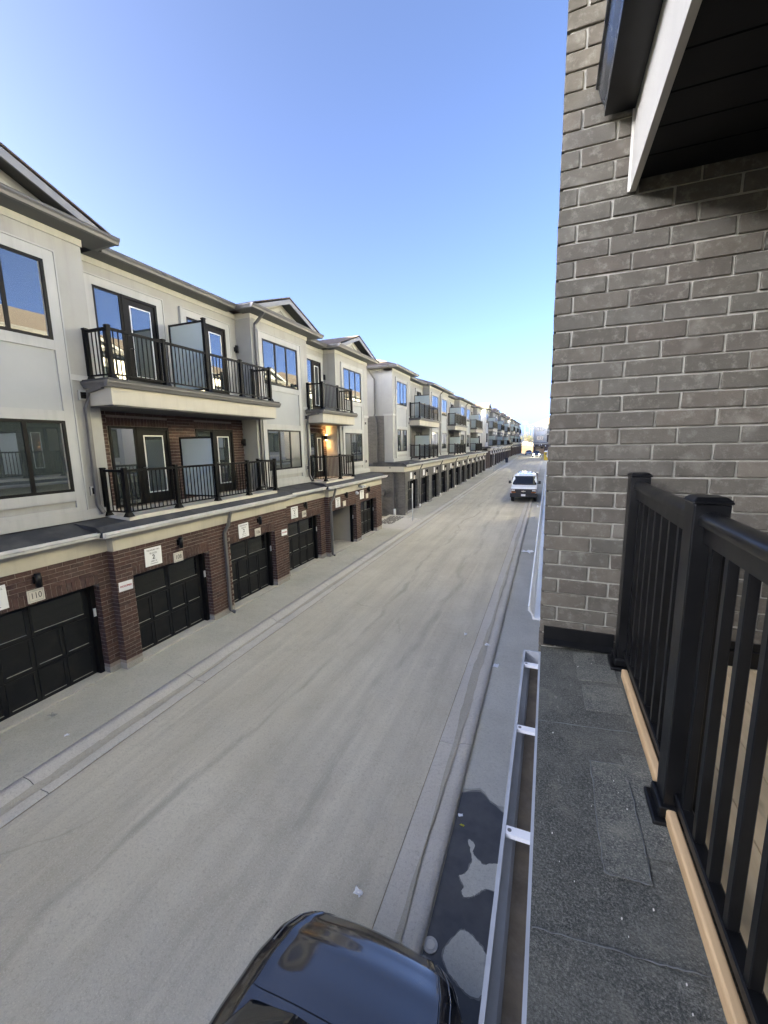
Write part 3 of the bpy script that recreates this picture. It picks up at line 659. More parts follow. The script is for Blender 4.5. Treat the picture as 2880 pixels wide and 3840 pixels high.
downspout(blockA, [(0.26, 9.30, -0.30), (0.14, 9.30, -0.72), (0.06, 9.22, -0.92), (0.06, 9.22, zg1(9.22)+0.10), (0.20, 9.25, zg1(9.22)+0.04)], 0.04)
downspout(blockA, [(0.26, 15.75, -0.30), (0.14, 15.74, -0.70), (0.06, 15.62, -0.90), (0.06, 15.62, zg1(15.6)+0.10), (0.18, 15.64, zg1(15.6)+0.04)], 0.04)
downspout(blockA, [(P1+0.50, 12.24, SOF+0.0), (P1+0.10, 12.22, SOF-0.34), (P1+0.08, 12.24, SOF-0.6), (P1+0.08, 12.24, 3.05)], 0.04)

# ---- further rows on the same side
def auto_row(name, label, y0, datum, lens, brick, roof, dark=None):
    """lens alternates bay, balcony, bay, ...; every bay of about 7 m holds two windows"""
    bays, bals, gars = [], [], []; u = 0
    for i, L in enumerate(lens):
        if i % 2 == 0:
            if L < 5: wins = [(u+0.75, u+2.80)] if i == 0 else [(u+0.72, u+2.85)]
            else: wins = [(u+0.72, u+2.78), (u+L-2.80, u+L-0.75)]
            bays.append((u, u+L, wins))
            if L > 5: pass
        else:
            bals.append((u, u+L, [(u+0.42, u+1.75), (u+L-1.9, u+L-0.55)], u+L*0.5, [u-0.10+(L+0.0)*k/4 for k in range(5)]))
        u += L
    T = u; n = int(round((T-0.5)/3.17)); p = (T-0.4)/n
    for k in range(n):
        a = 0.5+p*k; gars.append((a, a+2.3, None, dark))
    zg = lambda q: g(y0+q)+0.06-datum
    r = row(name, label, (XL, y0, datum), 0, bays, bals, gars, brick, roof, 0, None, zg=zg)
    for k, (a, b, _, _) in enumerate(gars):
        # lamp, board and number stone over each door belong to this far row
        m = MB(); m.tube([(0.09, a+1.5, -1.02), (0.09, a+1.5, -0.78)], 0.05, 8); m.box(0, 0.06, a+1.46, a+1.54, -0.95, -0.85); m.build('wall_lamp', M['black'], r)
        m = MB(); m.box(0.002, 0.02, a+0.55, a+0.98, -1.22, -0.78); m.build('sign_board', M['sign'], r)
        m = MB(); m.box(0.002, 0.03, a+1.35, a+1.62, -1.30, -1.06); m.build('number_stone', M['stone'], r)
        if k % 2 == 0:
            downspout(r, [(0.26, b+0.45, -0.30), (0.10, b+0.45, -0.62), (0.05, b+0.36, -0.80), (0.05, b+0.36, zg(b)+0.1)], 0.035)
            m = MB(); m.tube([(0.07, b+0.36, zg(b)+0.0), (0.07, b+0.36, zg(b)+0.32)], 0.06, 10); m.build('drain_sleeve', M['white'], r)
    for bay in bays:
        if bay[1]-bay[0] > 5:
            c = (bay[0]+bay[1])/2
            downspout(r, [(P1+0.45, c, SOF), (P1+0.08, c, SOF-0.35), (P1+0.06, c, SOF-0.5), (P1+0.06, c, 0.3), (P1+0.15, c, 0.08)], 0.035)
    return r
blockB = auto_row('townhouse_row', 'grey brick townhouse row with hipped roofs, second in line beyond the brown one', 25.9, -1.16, [3.7, 5.4, 7.0, 5.8, 7.2, 5.4, 3.7], M['far_grey'], 'hip')
M['far_dark'] = tex_brick('far_dark_brick', (0.060, 0.048, 0.045), (0.088, 0.064, 0.058), (0.13, 0.115, 0.105))
blockC = auto_row('townhouse_row', 'third townhouse row down the lane, cream end wall and peaked gables', 68.7, -0.64, [3.8, 5.9, 7.0, 6.1, 7.4, 6.2, 3.7], M['far_dark'], 'gable')
blockD = auto_row('townhouse_row', 'farthest townhouse row at the end of the lane on the left', 112.2, -0.10, [3.8, 6.0, 7.9, 5.7, 8.0, 5.4, 3.8], M['far_dark'], 'hip')
auto_row('townhouse_row', 'brown townhouse row carrying on to the left past the picture edge', -35.12, -1.75, [3.6, 5.5, 7.0, 5.8, 7.0, 5.5, 3.6], M['far_brown'], 'gable')
# end wall of the grey row: brick below, stucco above, with its own downspouts and meter
zB = g(25.9)+0.06+1.16
m = MB(); m.box(-3.6, P1-0.62, -0.03, 0.02, -0.35, 3.02); m.build('end_brick_panel', M['far_grey'], blockB)
m = MB(); m.box(P1-0.64, P1+0.04, -0.045, 0.0, 3.02, 3.14); m.build('storey_band', M['trim'], blockB)
m = MB(); m.box(-9.0, P1+0.02, -0.025, 0.0, SOF-0.14, SOF); m.build('frieze', M['trim'], blockB)
downspout(blockB, [(-2.35, -0.40, SOF+0.02), (-2.30, -0.30, SOF-0.15), (-2.05, -0.07, SOF-0.6), (-2.05, -0.07, 3.2), (-2.10, -0.09, 3.0), (-1.95, -0.09, 2.6), (-1.95, -0.09, -0.2)], 0.04)
m = MB(); m.box(-3.4, 0.03, -0.30, -0.02, -0.66, -0.30); m.build('fascia_band', M['cream'], blockB)
m = MB(); m.prism([(-0.30, -0.205), (0.3, 0.0), (0.3, -0.30), (-0.30, -0.30)], 'x', -3.4, 0.20); m.build('skirt_roof', M['skirt'], blockB)
m = MB(); m.box(-3.4, 0.0, -0.02, 0.05, zB, -0.66); m.build('end_brick_panel', M['far_grey'], blockB)
downspout(blockB, [(-0.95, -0.30, -0.32), (-0.95, -0.12, -0.70), (-0.80, -0.07, -0.90), (-0.80, -0.07, zB+0.3)], 0.045)
for x in (-0.72, -2.6):
    m = MB(); m.tube([(x, -0.12, zB-0.05), (x, -0.12, zB+0.42)], 0.075, 10); m.build('drain_sleeve', M['white'], blockB)
m = MB(); m.box(-1.95, -1.45, -0.20, -0.03, zB+1.35, zB+1.72); mt = m.build('meter_box', M['gutter'], blockB)
m = MB(); m.tube([(-1.70, -0.11, zB), (-1.72, -0.11, zB+0.75), (-1.66, -0.11, zB+1.35)], 0.05, 8); m.build('meter_conduit', M['gutter'], mt)

# ---- house across the end of the lane
zE = lambda u: g(150)-0.02+0.24
cross = row('corner_house', 'pale corner house with brown garage door facing up the lane from its end', (-4.85, 150.0, -0.24), R(-90), [(0.0, 4.25, [(0.95, 3.25)]), (8.2, 12.0, [(9.0, 11.2)])], [(4.25, 8.2, [(4.8, 6.2)], None, [4.3, 5.6, 6.9, 8.0])], [(0.75, 3.65, None, simple('tan_garage_door', (0.36, 0.24, 0.13), 0.6, 0.1, 4)), (5.0, 7.4, None, None)], M['far_dark'], 'hip', 0, zg=zE)
cross['category'] = 'house'
for i, (u, z, h) in enumerate(((0.35, -1.35, 0.3), (3.9, -1.35, 0.3), (1.95, -1.05, 0.28), (2.6, -0.95, 0.42))):
    m = MB(); m.box(0.002, 0.05, u-0.15, u+0.15, z, z+h); m.build('wall_plaque', M['sign'], cross)

# ---- facing row on our own side (only its gutters and reflections show)
def facing_row(label, y0, datum, lens, roof):
    bays, bals, gars = [], [], []; u = 0
    for i, L in enumerate(lens):
        if i % 2 == 0: bays.append((u, u+L, [(u+0.75, u+2.85)] if L < 5 else [(u+0.72, u+2.8), (u+L-2.8, u+L-0.75)]))
        else: bals.append((u, u+L, [(u+0.42, u+1.75), (u+L-1.9, u+L-0.55)], u+L*0.5, [u-0.10+L*k/4 for k in range(5)]))
        u += L
    n = int(round((u-0.5)/3.17)); p = (u-0.4)/n
    gars = [(0.5+p*k, 2.8+p*k, None, None) for k in range(n)]
    ytop = y0+u
    return row('townhouse_row', label, (0.21, ytop, datum), math.pi, bays, bals, gars, M['far_grey'], roof, 0, zg=lambda q: g(ytop-q)+0.02-datum, stucco='pale')
facing_row('townhouse row on our side just past the brick wall, its pale gutter showing', 3.62, -1.11, [3.6, 5.5, 7.0, 5.5, 3.6], 'gable')
facing_row('townhouse row on our side farther down, hidden past the second gutter', 32.6, -0.85, [3.6, 5.5, 7.0, 5.8, 7.0, 5.5, 3.6], 'hip')
facing_row('last townhouse row on our side near the yellow bin', 94.5, -0.30, [3.6, 5.5, 7.0, 5.8, 7.0, 5.5, 3.6], 'hip')

# ---- signs, number stones, lamps on the near row
GN = ['the leftmost garage, cut by the picture edge', 'the second garage from the left', 'the third garage from the left', 'the fourth garage from the left', 'the garage left standing open', 'the last brown brick garage']
def lx(dv): return XL+dv
def board(u, z, dv, nm, unit, w=0.45, h=0.44, tilt=0.0):
    o = thing('notice_board', 'white printed notice board above %s' % nm, 'sign', (lx(dv)+0.012, u, D1+z), 0, 'block notice boards over the garages')
    m = MB(); m.box(0, 0.008, -w/2, w/2, -h/2, h/2); m.build('board', M['sign'], o)
    rt = (R(90), 0, R(90))
    text('TREASURE HILL', 0.052, M['ink_grey'], o, (0.010, 0, h*0.36), rt)
    text('BLOCK', 0.062, M['ink_grey'], o, (0.010, 0, h*0.19), rt)
    text('2', 0.15, M['ink'], o, (0.010, 0, -0.015), rt, bold=0.002)
    text('UNIT '+unit, 0.045, M['ink_grey'], o, (0.010, 0, -h*0.26), rt)
    b = MB(); b.box(0.008, 0.0095, -0.10, 0.11, -h*0.40, -h*0.375); b.build('rule', M['ink_grey'], o)
    o.rotation_euler = (R(tilt), 0, 0)
for u, z, dv, nm, un, tl in ((3.835, -1.03, -0.2, GN[0], '19', 1.0), (6.885, -1.015, 0, GN[1], '18', -1.2), (10.085, -1.025, 0, GN[2], '17', 0.6), (13.19, -0.965, -0.2, GN[3], '16', -0.8), (16.345, -1.005, 0, GN[4], '15', 0.5), (18.95, -0.955, 0, GN[5], '14', 0.3)):
    board(u, z, dv, nm, un, tilt=tl)
def stone(u, z, dv, n, nm):
    o = thing('number_stone', 'cream number stone over %s' % nm, 'house number', (lx(dv)+0.008, u, D1+z), 0, 'house number stones')
    m = MB(); m.box(0, 0.02, -0.145, 0.145, -0.125, 0.125); s = bevel(m.build('plaque', M['stone'], o), 0.012, 2)
    r = MB(); a, t = 0.118, 0.005; c = 0.098
    r.box(0.02, 0.0215, -a, a, c-t, c).box(0.02, 0.0215, -a, a, -c, -c+t).box(0.02, 0.0215, -a, -a+t, -c+t, c-t).box(0.02, 0.0215, a-t, a, -c+t, c-t); r.build('engraved_border', M['ink_grey'], o)
    if n: text(n, 0.165, M['ink'], o, (0.0205, 0, 0), (R(90), 0, R(90)), sx=0.78)
for u, z, dv, n, nm in ((4.495, -1.17, -0.2, '110', GN[0]), (7.585, -1.215, 0, '108', GN[1]), (10.74, -1.215, 0, '106', GN[2]), (13.85, -1.13, -0.2, '104', GN[3]), (16.98, -1.14, 0, '', GN[4]), (19.59, -1.10, 0, '', GN[5])):
    stone(u, z, dv, n, nm)
def wall_lamp(x, u, z, label, h=0.27, r=0.052, lit=False, ang=0, dx=0.09):
    o = thing('wall_lamp', label, 'wall lamp', (x, u, z), ang, 'black cylinder wall lamps')
    m = MB(); m.box(0.0, 0.035, -0.045, 0.045, -0.07, 0.07); m.build('back_plate', M['black'], o)
    m = MB(); m.tube([(dx, 0, -h/2), (dx, 0, h/2)], r, 14); m.box(0.034, dx, -0.02, 0.02, -0.02, 0.02); m.build('shade', M['black'], o)
    return o
for u, z, dv, nm in ((4.53, -0.87, -0.2, 'over '+GN[0]), (7.645, -0.845, 0, 'over '+GN[1]), (10.80, -0.835, 0, 'over '+GN[2]), (13.91, -0.79, -0.2, 'over '+GN[3]), (17.12, -0.76, 0, 'over '+GN[4]), (19.72, -0.755, 0, 'over '+GN[5])):
    wall_lamp(lx(dv)+0.008, u, D1+z, 'black cylinder wall lamp '+nm)
def occupied(u, z, dv, nm, w=0.33, h=0.215):
    o = thing('occupied_sign', 'white occupied sign taped to the brick pier %s' % nm, 'sign', (lx(dv)+0.014, u, D1+z), 0, 'occupied signs')
    m = MB(); m.box(0, 0.004, -w/2, w/2, -h/2, h/2); m.build('paper', M['sign'], o)
    text('OCCUPIED', 0.056, M['red_ink'], o, (0.006, 0, 0), (R(90), 0, R(90)), bold=0.0015)
    o.rotation_euler = (R(-2.0), 0, 0)
occupied(6.12, -1.50, 0, 'between the first two garages'); occupied(12.19, -1.525, 0, 'before the fourth garage')
o = thing('flood_light', 'grey twin flood light on the cream band near the end of the brown row', 'flood light', (XL+0.03, 18.62, D1-0.48))
m = MB(); m.box(0, 0.05, -0.08, 0.08, -0.06, 0.06); m.build('back_plate', M['gutter'], o)
for s in (-1, 1):
    m = MB(); m.tube([(0.05, s*0.06, 0.0), (0.16, s*0.14, 0.0), (0.28, s*0.17, -0.05)], [0.03, 0.05, 0.075], 10); m.build('lamp_head', M['gutter_lite'], o)
o = thing('security_camera', 'small white dome camera on brick between the open garage and the last one', 'camera', (XL+0.006, 18.30, D1-0.80))
m = MB(); m.tube([(0, 0, 0), (0.05, 0, 0), (0.11, 0, -0.02), (0.14, 0, -0.03)], [0.085, 0.085, 0.06, 0.02], 12); m.build('dome', M['white'], o)
# lit porch lamp on the single balcony
o = wall_lamp(XL+P2+0.014, 17.93, D1+1.92, 'lit black up-and-down lamp in the small balcony recess', 0.24, 0.055)
o['group'] = 'balcony lamps'
me_, nt_, b_ = new_mat('warm_bulb'); b_.inputs['Emission Color'].default_value = (1.0, 0.55, 0.18, 1); b_.inputs['Emission Strength'].default_value = 14
for s in (-1, 1):
    m = MB(); m.tube([(0.09, 0, s*0.122), (0.09, 0, s*0.128)], 0.04, 10); m.build('bulb', me_, o)
    li = bpy.data.lights.new('lamp_light', 'SPOT'); li.energy = 1.7; li.color = (1.0, 0.52, 0.16); li.spot_size = R(100); li.spot_blend = 0.7; li.shadow_soft_size = 0.04
    lo = bpy.data.objects.new('lamp_light', li); COL.objects.link(lo); lo.parent = o; lo.location = (0.10, 0, s*0.15); lo.rotation_euler = (0 if s < 0 else math.pi, 0, 0)
for u, z, lb in ((12.02, 1.70, 'unlit black lamp at the lower end of the double balcony'), (11.98, 4.85, 'unlit black lamp at the upper end of the double balcony'), (17.99, 4.75, 'unlit black lamp beside the upper single balcony door')):
    q = wall_lamp(XL+P2+0.014, u, D1+z, lb, 0.24, 0.055, ang=0); q['group'] = 'balcony lamps'

# ------------------------------------------------------------------ our own house: brick wall, skirt roof, deck, railing
YW = 2.60
home = thing('brick_house', 'grey brown brick house wall with soffit and deck filling the right side', 'house', (0.0, YW, 0.0))
def hb(mb, name, mat, parent=home, loc=None):    # mesh given in eye coordinates, moved into the house's frame
    mb.v = [(x, y-YW, z) for x, y, z in mb.v]; return mb.build(name, mat, parent)
m = MB(); m.box(0.012, 2.6, YW+0.012, 3.30, -5.4, 3.6)
wall = hb(m, 'brick_wall', M['grey_mortar'])
m = MB(); m.box(0.004, 0.012, YW+0.11, 3.30, -5.2, 3.5); hb(m, 'side_wall', M['far_grey'])
NC, CZ = 0.0885, -0.0236
kk = 0
for r in range(-16, 34):
    z0 = CZ + r*NC
    hdr = (r % 2 == 0)
    x = -0.003; first = True
    while x < 1.75:
        L = 0.086 if (hdr and first) else (0.249 if first else 0.255)
        if first and not hdr: L = 0.247
        a, b = x, x+L
        vis = not (z0 > 1.27 and a > 0.42)
        if vis and a < 1.6:
            m = MB(); d = random.uniform(-0.0025, 0.0025); e = [random.uniform(-0.002, 0.002) for _ in range(6)]
            ww, hh = L, NC-0.0105; ch = 0.0025
            y0, y1 = d, 0.09
            f = [(0+e[0], ch), (ch, 0+e[1]), (ww-ch, 0+e[2]), (ww+e[3]*0.6, ch), (ww+e[0]*0.6, hh-ch), (ww-ch, hh+e[4]), (ch, hh+e[5]), (0+e[1], hh-ch)]
            n = len(m.v); m.v += [(p[0], y0+0.0025, p[1]) for p in f] + [(p[0], y1, p[1]) for p in f] + [(min(max(p[0], 0.0035), ww-0.0035), y0, min(max(p[1], 0.0035), hh-0.0035)) for p in f]
            m.f.append(tuple(n+16+i for i in range(8))); m.f += [(n+i, n+(i+1) % 8, n+16+(i+1) % 8, n+16+i) for i in range(8)]; m.f += [(n+i, n+8+i, n+8+(i+1) % 8, n+(i+1) % 8) for i in range(8)]
            m.m += [0]*17; m.sm += [False]*17
            m.build('brick', M['grey_brick'], wall, (a, 0, z0+0.005+random.uniform(-0.0012, 0.0012)))
        x = b + 0.0125; first = False
# flashing at the foot of the wall
m = MB(); m.prism([(YW-0.004, -1.125), (YW-0.016, -1.125), (YW-0.018, -1.20), (YW-0.05, -1.218), (YW-0.05, -1.226), (YW-0.004, -1.226)], 'x', 0.022, 0.405); hb(m, 'flashing', M['black'])
m = MB(); m.prism([(YW-0.004, -1.07), (YW-0.012, -1.07), (YW-0.014, -1.115), (YW-0.004, -1.115)], 'x', 0.50, 1.6); hb(m, 'flashing', M['black'])
m = MB(); m.box(0.50, 1.6, YW-0.03, YW-0.004, -1.20, -1.115); hb(m, 'deck_flashing', M['black'])
# skirt roof in overlapping sheets
def mz(x): return -1.232 - 0.040*(0.5-x)/0.5
M['membrane2'] = membrane_mat('patch_membrane', 1.5)
def sheet(name, x0, x1, y0, y1, lift, par=home, mat=None, jag=0.004):
    if 'patch' in name: mat = M['membrane2']
    m = MB(); n = 14; m.smooth = False
    top = []; 
    for i in range(n+1):
        y = y0+(y1-y0)*i/n; top.append([(x, y + (random.uniform(-jag, jag) if i in (0, n) else 0), mz(x)+lift) for x in (x0, x0+(x1-x0)*.33, x0+(x1-x0)*.66, x1)])
    m.grid(top, smooth=False)
    for a, b in ((top[0], 0), (top[-1], 1)):
        m.face([(p[0], p[1], p[2]) for p in a] + [(p[0], p[1], p[2]-0.006) for p in reversed(a)])
    m.face([r[0] for r in top] + [(r[0][0], r[0][1], r[0][2]-0.02) for r in reversed(top)])
    m.face([r[-1] for r in top] + [(r[-1][0], r[-1][1], r[-1][2]-0.006) for r in reversed(top)])
    return hb(m, name, mat or M['membrane'], par)
m = MB(); m.box(0.014, 0.5, -3.0, YW+0.2, -1.62, -1.29); hb(m, 'roof_board', M['wood'])
sheet('membrane_sheet', 0.010, 0.50, 1.80, YW, 0.004); sheet('membrane_sheet', 0.010, 0.50, 0.93, 1.845, 0.009)
sheet('membrane_sheet', 0.010, 0.50, -0.2, 0.965, 0.014); sheet('membrane_sheet', 0.010, 0.50, -3.0, -0.15, 0.004)
sheet('membrane_patch', 0.205, 0.325, 1.17, 1.63, 0.0155); sheet('membrane_patch', 0.325, 0.42, 1.26, 1.70, 0.0125)
sheet('membrane_patch', 0.20, 0.385, 2.24, 2.42, 0.009); sheet('membrane_patch', 0.19, 0.30, 2.42, 2.555, 0.007); sheet('membrane_patch', 0.215, 0.40, 1.98, 2.20, 0.0085)
# mastic seams
M['mastic'] = simple('dried_mastic', (0.115, 0.12, 0.115), 0.7, 0.3, 20, bmp=0.5, bscale=90)
def wob(pts):
    rr = random.Random(len(pts)*7+int(pts[0][1]*100)); out = []
    for a, b in zip(pts[:-1], pts[1:]):
        for k in range(8): t = k/8; out.append((a[0]+(b[0]-a[0])*t+rr.uniform(-.003, .003), a[1]+(b[1]-a[1])*t+rr.uniform(-.003, .003), a[2]+(b[2]-a[2])*t-0.0012))
    return out+[pts[-1]]
def seam(pts):
    m = MB(); m.tube([(p[0], p[1], mz(p[0])+p[2]) for p in wob(pts)], [0.0019*random.uniform(0.3, 1.4) for _ in wob(pts)], 6); hb(m, 'mastic_bead', M['mastic'])
seam([(0.012, 1.845, 0.010), (0.2, 1.848, 0.010), (0.41, 1.852, 0.010)]); seam([(0.012, 0.962, 0.015), (0.15, 0.970, 0.015), (0.30, 0.972, 0.015), (0.40, 0.978, 0.015)])
seam([(0.205, 1.17, 0.016), (0.204, 1.35, 0.016), (0.206, 1.63, 0.016), (0.325, 1.632, 0.016)]); seam([(0.205, 1.17, 0.016), (0.325, 1.168, 0.016), (0.327, 1.30, 0.016), (0.326, 1.55, 0.016)])
# eaves trough with hangers
m = MB(); u_gutter(m, 'y', -3.0, 2.555, 0.012, -1.285, -1, 0.102, 0.115); gt_ = hb(m, 'gutter', M['gutter_used'])
m = MB(); m.face([(-0.060, -3.0, -1.372), (0.001, -3.0, -1.372), (0.001, 2.54, -1.372), (-0.060, 2.54, -1.372)]); hb(m, 'gutter_silt', simple('muddy_silt', (0.165, 0.125, 0.075), 0.75, 0.35, 9, bmp=0.5, bscale=70, dirt=((0.25, 0.20, 0.14), 0.6), dirtscale=12), gt_)
m = MB(); m.box(-0.085, 0.010, 2.543, 2.555, -1.397, -1.283); hb(m, 'end_cap', M['gutter_used'], gt_)
for y in (2.39, 1.80, 1.256, 0.72, 0.15, -0.45):
    m = MB(); m.box(-0.089, 0.011, y-0.016, y+0.016, -1.292, -1.287).box(-0.089, 0.011, y-0.016, y-0.012, -1.303, -1.292).box(-0.089, 0.011, y+0.012, y+0.016, -1.303, -1.292); h = hb(m, 'hanger', M['white'], gt_)
    m = MB(); m.tube([(-0.066, y, -1.2870), (-0.066, y, -1.2855)], 0.007, 8); hb(m, 'screw', M['gutter'], gt_)
# deck boards
for i in range(9):
    x0 = 0.352+0.1385*i
    m = MB(); m.box(x0+0.002, x0+0.1365, -2.9, YW-0.035, -1.226 if i else -1.226, -1.200)
    if x0 < 0.45: continue
    hb(m, 'deck_board', M['deck'])
m = MB(); m.box(0.452, 1.7, -2.9, YW-0.02, -1.26, -1.232); hb(m, 'deck_frame', M['soffit'])
# cedar strips under the guard
for a, b in ((1.52, 2.30), (-0.6, 1.462)):
    m = MB(); m.box(0.405, 0.432, a, b, mz(0.42)+0.012, -1.178); q = bevel(hb(m, 'cedar_strip', M['wood']), 0.006, 2)
# guard rail
hg = 1.04
def guard_post(y, x=0.442):
    r = 0.0445; zb = -1.225; zt = -0.185
    m = MB(); m.box(x-r, x+r, y-r, y+r, zb, zt); m.box(x-r-0.005, x+r+0.005, y-r-0.005, y+r+0.005, zt, zt+0.008); m.hexa([(x-r-.005, y-r-.005, zt+.008), (x+r+.005, y-r-.005, zt+.008), (x+r+.005, y+r+.005, zt+.008), (x-r-.005, y+r+.005, zt+.008), (x-r+.008, y-r+.008, zt+.020), (x+r-.008, y-r+.008, zt+.020), (x+r-.008, y+r-.008, zt+.020), (x-r+.008, y+r-.008, zt+.020)])
    q = bevel(hb(m, 'post', M['black'], rail), 0.004, 2)
    m = MB(); m.box(x-0.075, x+0.075, y-0.075, y+0.075, zb-0.012, zb+0.010); m.box(x-0.058, x+0.058, y-0.058, y+0.058, zb+0.010, zb+0.052); bevel(hb(m, 'post_base', M['black'], rail), 0.006, 2)
m = MB(); pr = []
for i in range(9):
    t = math.pi*(i/8); pr.append((0.442+0.031*math.cos(t), -0.232+0.026*math.sin(t)))
pr += [(0.442-0.029, -0.245), (0.442-0.016, -0.250), (0.442-0.016, -0.296), (0.442+0.016, -0.296), (0.442+0.016, -0.250), (0.442+0.029, -0.245)]
m.smooth = True; m.prism(pr, 'y', 1.505, 2.40)
rail = hb(m, 'guard_rail', M['black'])
m = MB(); m.smooth = True; m.prism(pr, 'y', -0.95, 1.415); rail2 = hb(m, 'top_rail', M['black'], rail)
for q in (rail, rail2): em = q.modifiers.new('split', 'EDGE_SPLIT'); em.split_angle = R(35)
for y in (2.447, 1.46, -0.98): guard_post(y)
for a, b in ((1.505, 2.40), (-0.95, 1.415)):
    m = MB(); m.box(0.424, 0.460, a, b, -1.150, -1.118); bevel(hb(m, 'bottom_rail', M['black'], rail), 0.004, 1)
    n = int(round((b-a)/0.112)); p = (b-a)/n
    for i in range(n):
        y = a+p*(i+0.5)
        m = MB(); m.box(0.442-0.0125, 0.442+0.0125, y-0.0125, y+0.0125, -1.118, -0.296); bevel(hb(m, 'baluster', M['black'], rail), 0.002, 1)
# storey above: cream beam, dark soffit, gutter
m = MB(); m.box(0.322, 0.350, -3.0, YW-0.001, 1.226, 1.66); beam = hb(m, 'fascia_beam', M['cream'])
m = MB(); m.box(0.3115, 0.322, YW-0.012, YW-0.001, 1.226, 1.60); hb(m, 'caulk_bead', M['stone'])
m = MB(); m.box(0.350, 2.4, -3.0, YW-0.002, 1.30, 1.68); hb(m, 'soffit_core', M['black'])
for i in range(30):
    y1 = YW-0.006-i*0.185
    m = MB(); m.box(0.352, 2.3, y1-0.176, y1, 1.275, 1.30); hb(m, 'soffit_board', M['frame'])
m = MB(); m.prism([(0.318, 1.60), (0.318, 1.73), (0.140, 1.73), (0.140, 1.705), (0.152, 1.700), (0.165, 1.655), (0.182, 1.625), (0.186, 1.60)], 'y', -3.0, YW-0.03); hb(m, 'upper_gutter', simple('dark_gutter', (0.045, 0.05, 0.055), 0.25, 0.1, 4))
m = MB(); m.box(0.186, 0.32, -3.0, YW-0.02, 1.585, 1.60); hb(m, 'gutter_soffit', M['black'])
m = MB(); m.box(0.33, 2.4, -3.0, YW-0.002, 1.69, 1.80); hb(m, 'upper_deck', M['skirt'])
# body of the house behind and beyond the deck
m = MB(); m.box(1.75, 9.0, -9.0, YW+0.012, -5.4, 4.9); hb(m, 'inner_wall', M['far_grey'])
m = MB(); m.box(0.02, 1.75, -9.0, -3.0, -5.4, 4.9); hb(m, 'side_bay', M['far_grey'])
m = MB(); m.box(0.25, 1.75, -3.0, YW, -5.4, -1.62); hb(m, 'garage_front', M['far_grey'])

# ------------------------------------------------------------------ vehicles
def paint(name, col, metal=0.3, rough=0.22, dusty=True):
    m, nt, b = new_mat(name); b.inputs['Base Color'].default_value = (*col, 1); b.inputs['Metallic'].default_value = metal
    b.inputs['Roughness'].default_value = rough
    n = noise(nt, pos(nt), 3.0, 5, 0.7)
    if dusty: nt.links.new(ramp(nt, n, [(0.3, rough*0.7), (0.75, rough*1.3)]), b.inputs['Roughness'])
    b.inputs['Coat Weight'].default_value = 1.0 if dusty else 0.6; b.inputs['Coat Roughness'].default_value = 0.03 if dusty else 0.05; return m
M['tyre'] = simple('tyre_rubber', (0.022, 0.022, 0.022), 0.85, 0.2, 12)
M['rim'] = simple('alloy_rim', (0.30, 0.30, 0.31), 0.3, 0.1, 8, metal=0.8)
M['chrome'] = simple('chrome', (0.75, 0.76, 0.78), 0.12, 0.03, 6, metal=1.0)
M['car_glass'] = glass_mat('car_glass', (0.010, 0.012, 0.014), 1.6, 0.02)
M['lens'] = simple('lamp_lens', (0.70, 0.72, 0.74), 0.15, 0.05, 8)
M['amber'] = simple('amber_lens', (0.35, 0.11, 0.02), 0.25, 0.1, 8)
M['plastic'] = simple('dark_plastic', (0.015, 0.015, 0.016), 0.55, 0.2, 9)
def wheel(root, x, y, r, wd=0.21):
    s = 1 if x > 0 else -1
    m = MB(); pr = [(0.66*r, 0.0), (0.92*r, 0.0), (r, 0.025), (r, wd-0.025), (0.92*r, wd), (0.66*r, wd)]; n = 28
    rows = []
    for k in range(n+1):
        t = 2*math.pi*k/n; rows.append([(x+s*(-wd+q[1]), y+q[0]*math.cos(t), r+q[0]*math.sin(t)) for q in pr])
    m.grid(rows); o = m.build('tyre', M['tyre'], root)
    m = MB(); c = (x-s*0.03, y, r)
    m.tube([(x-s*wd*0.5, y, r), (x-s*0.03, y, r)], 0.67*r, 20)
    q = m.build('rim', M['rim'], o)
    for k in range(5):
        t = 2*math.pi*k/5; e = MB(); e.tube([(x-s*0.02, y+0.1*r*math.cos(t), r+0.1*r*math.sin(t)), (x-s*0.025, y+0.6*r*math.cos(t), r+0.6*r*math.sin(t))], 0.035, 6); e.build('spoke', M['chrome'], o)
def lerp_tab(tab, y):
    for (a, v), (b, u) in zip(tab[:-1], tab[1:]):
        if (a >= y >= b):
            t = (y-a)/(b-a); t = t*t*(3-2*t)*0.35+t*0.65; return v+(u-v)*t
    return tab[-1][1] if y < tab[-1][0] else tab[0][1]
HWT = [(0.0, 0.50), (-0.04, 0.62), (-0.10, 0.71), (-0.20, 0.795), (-0.35, 0.86), (-0.60, 0.905), (-1.0, 0.92), (-3.9, 0.92), (-4.3, 0.86), (-4.5, 0.75), (-4.6, 0.6)]
ZTT = [(0.0, 0.60), (-0.04, 0.665), (-0.10, 0.715), (-0.20, 0.765), (-0.40, 0.83), (-0.7, 0.885), (-1.05, 0.93), (-1.3, 0.95), (-3.4, 0.98), (-3.9, 1.02), (-4.4, 1.0), (-4.55, 0.92), (-4.6, 0.75)]
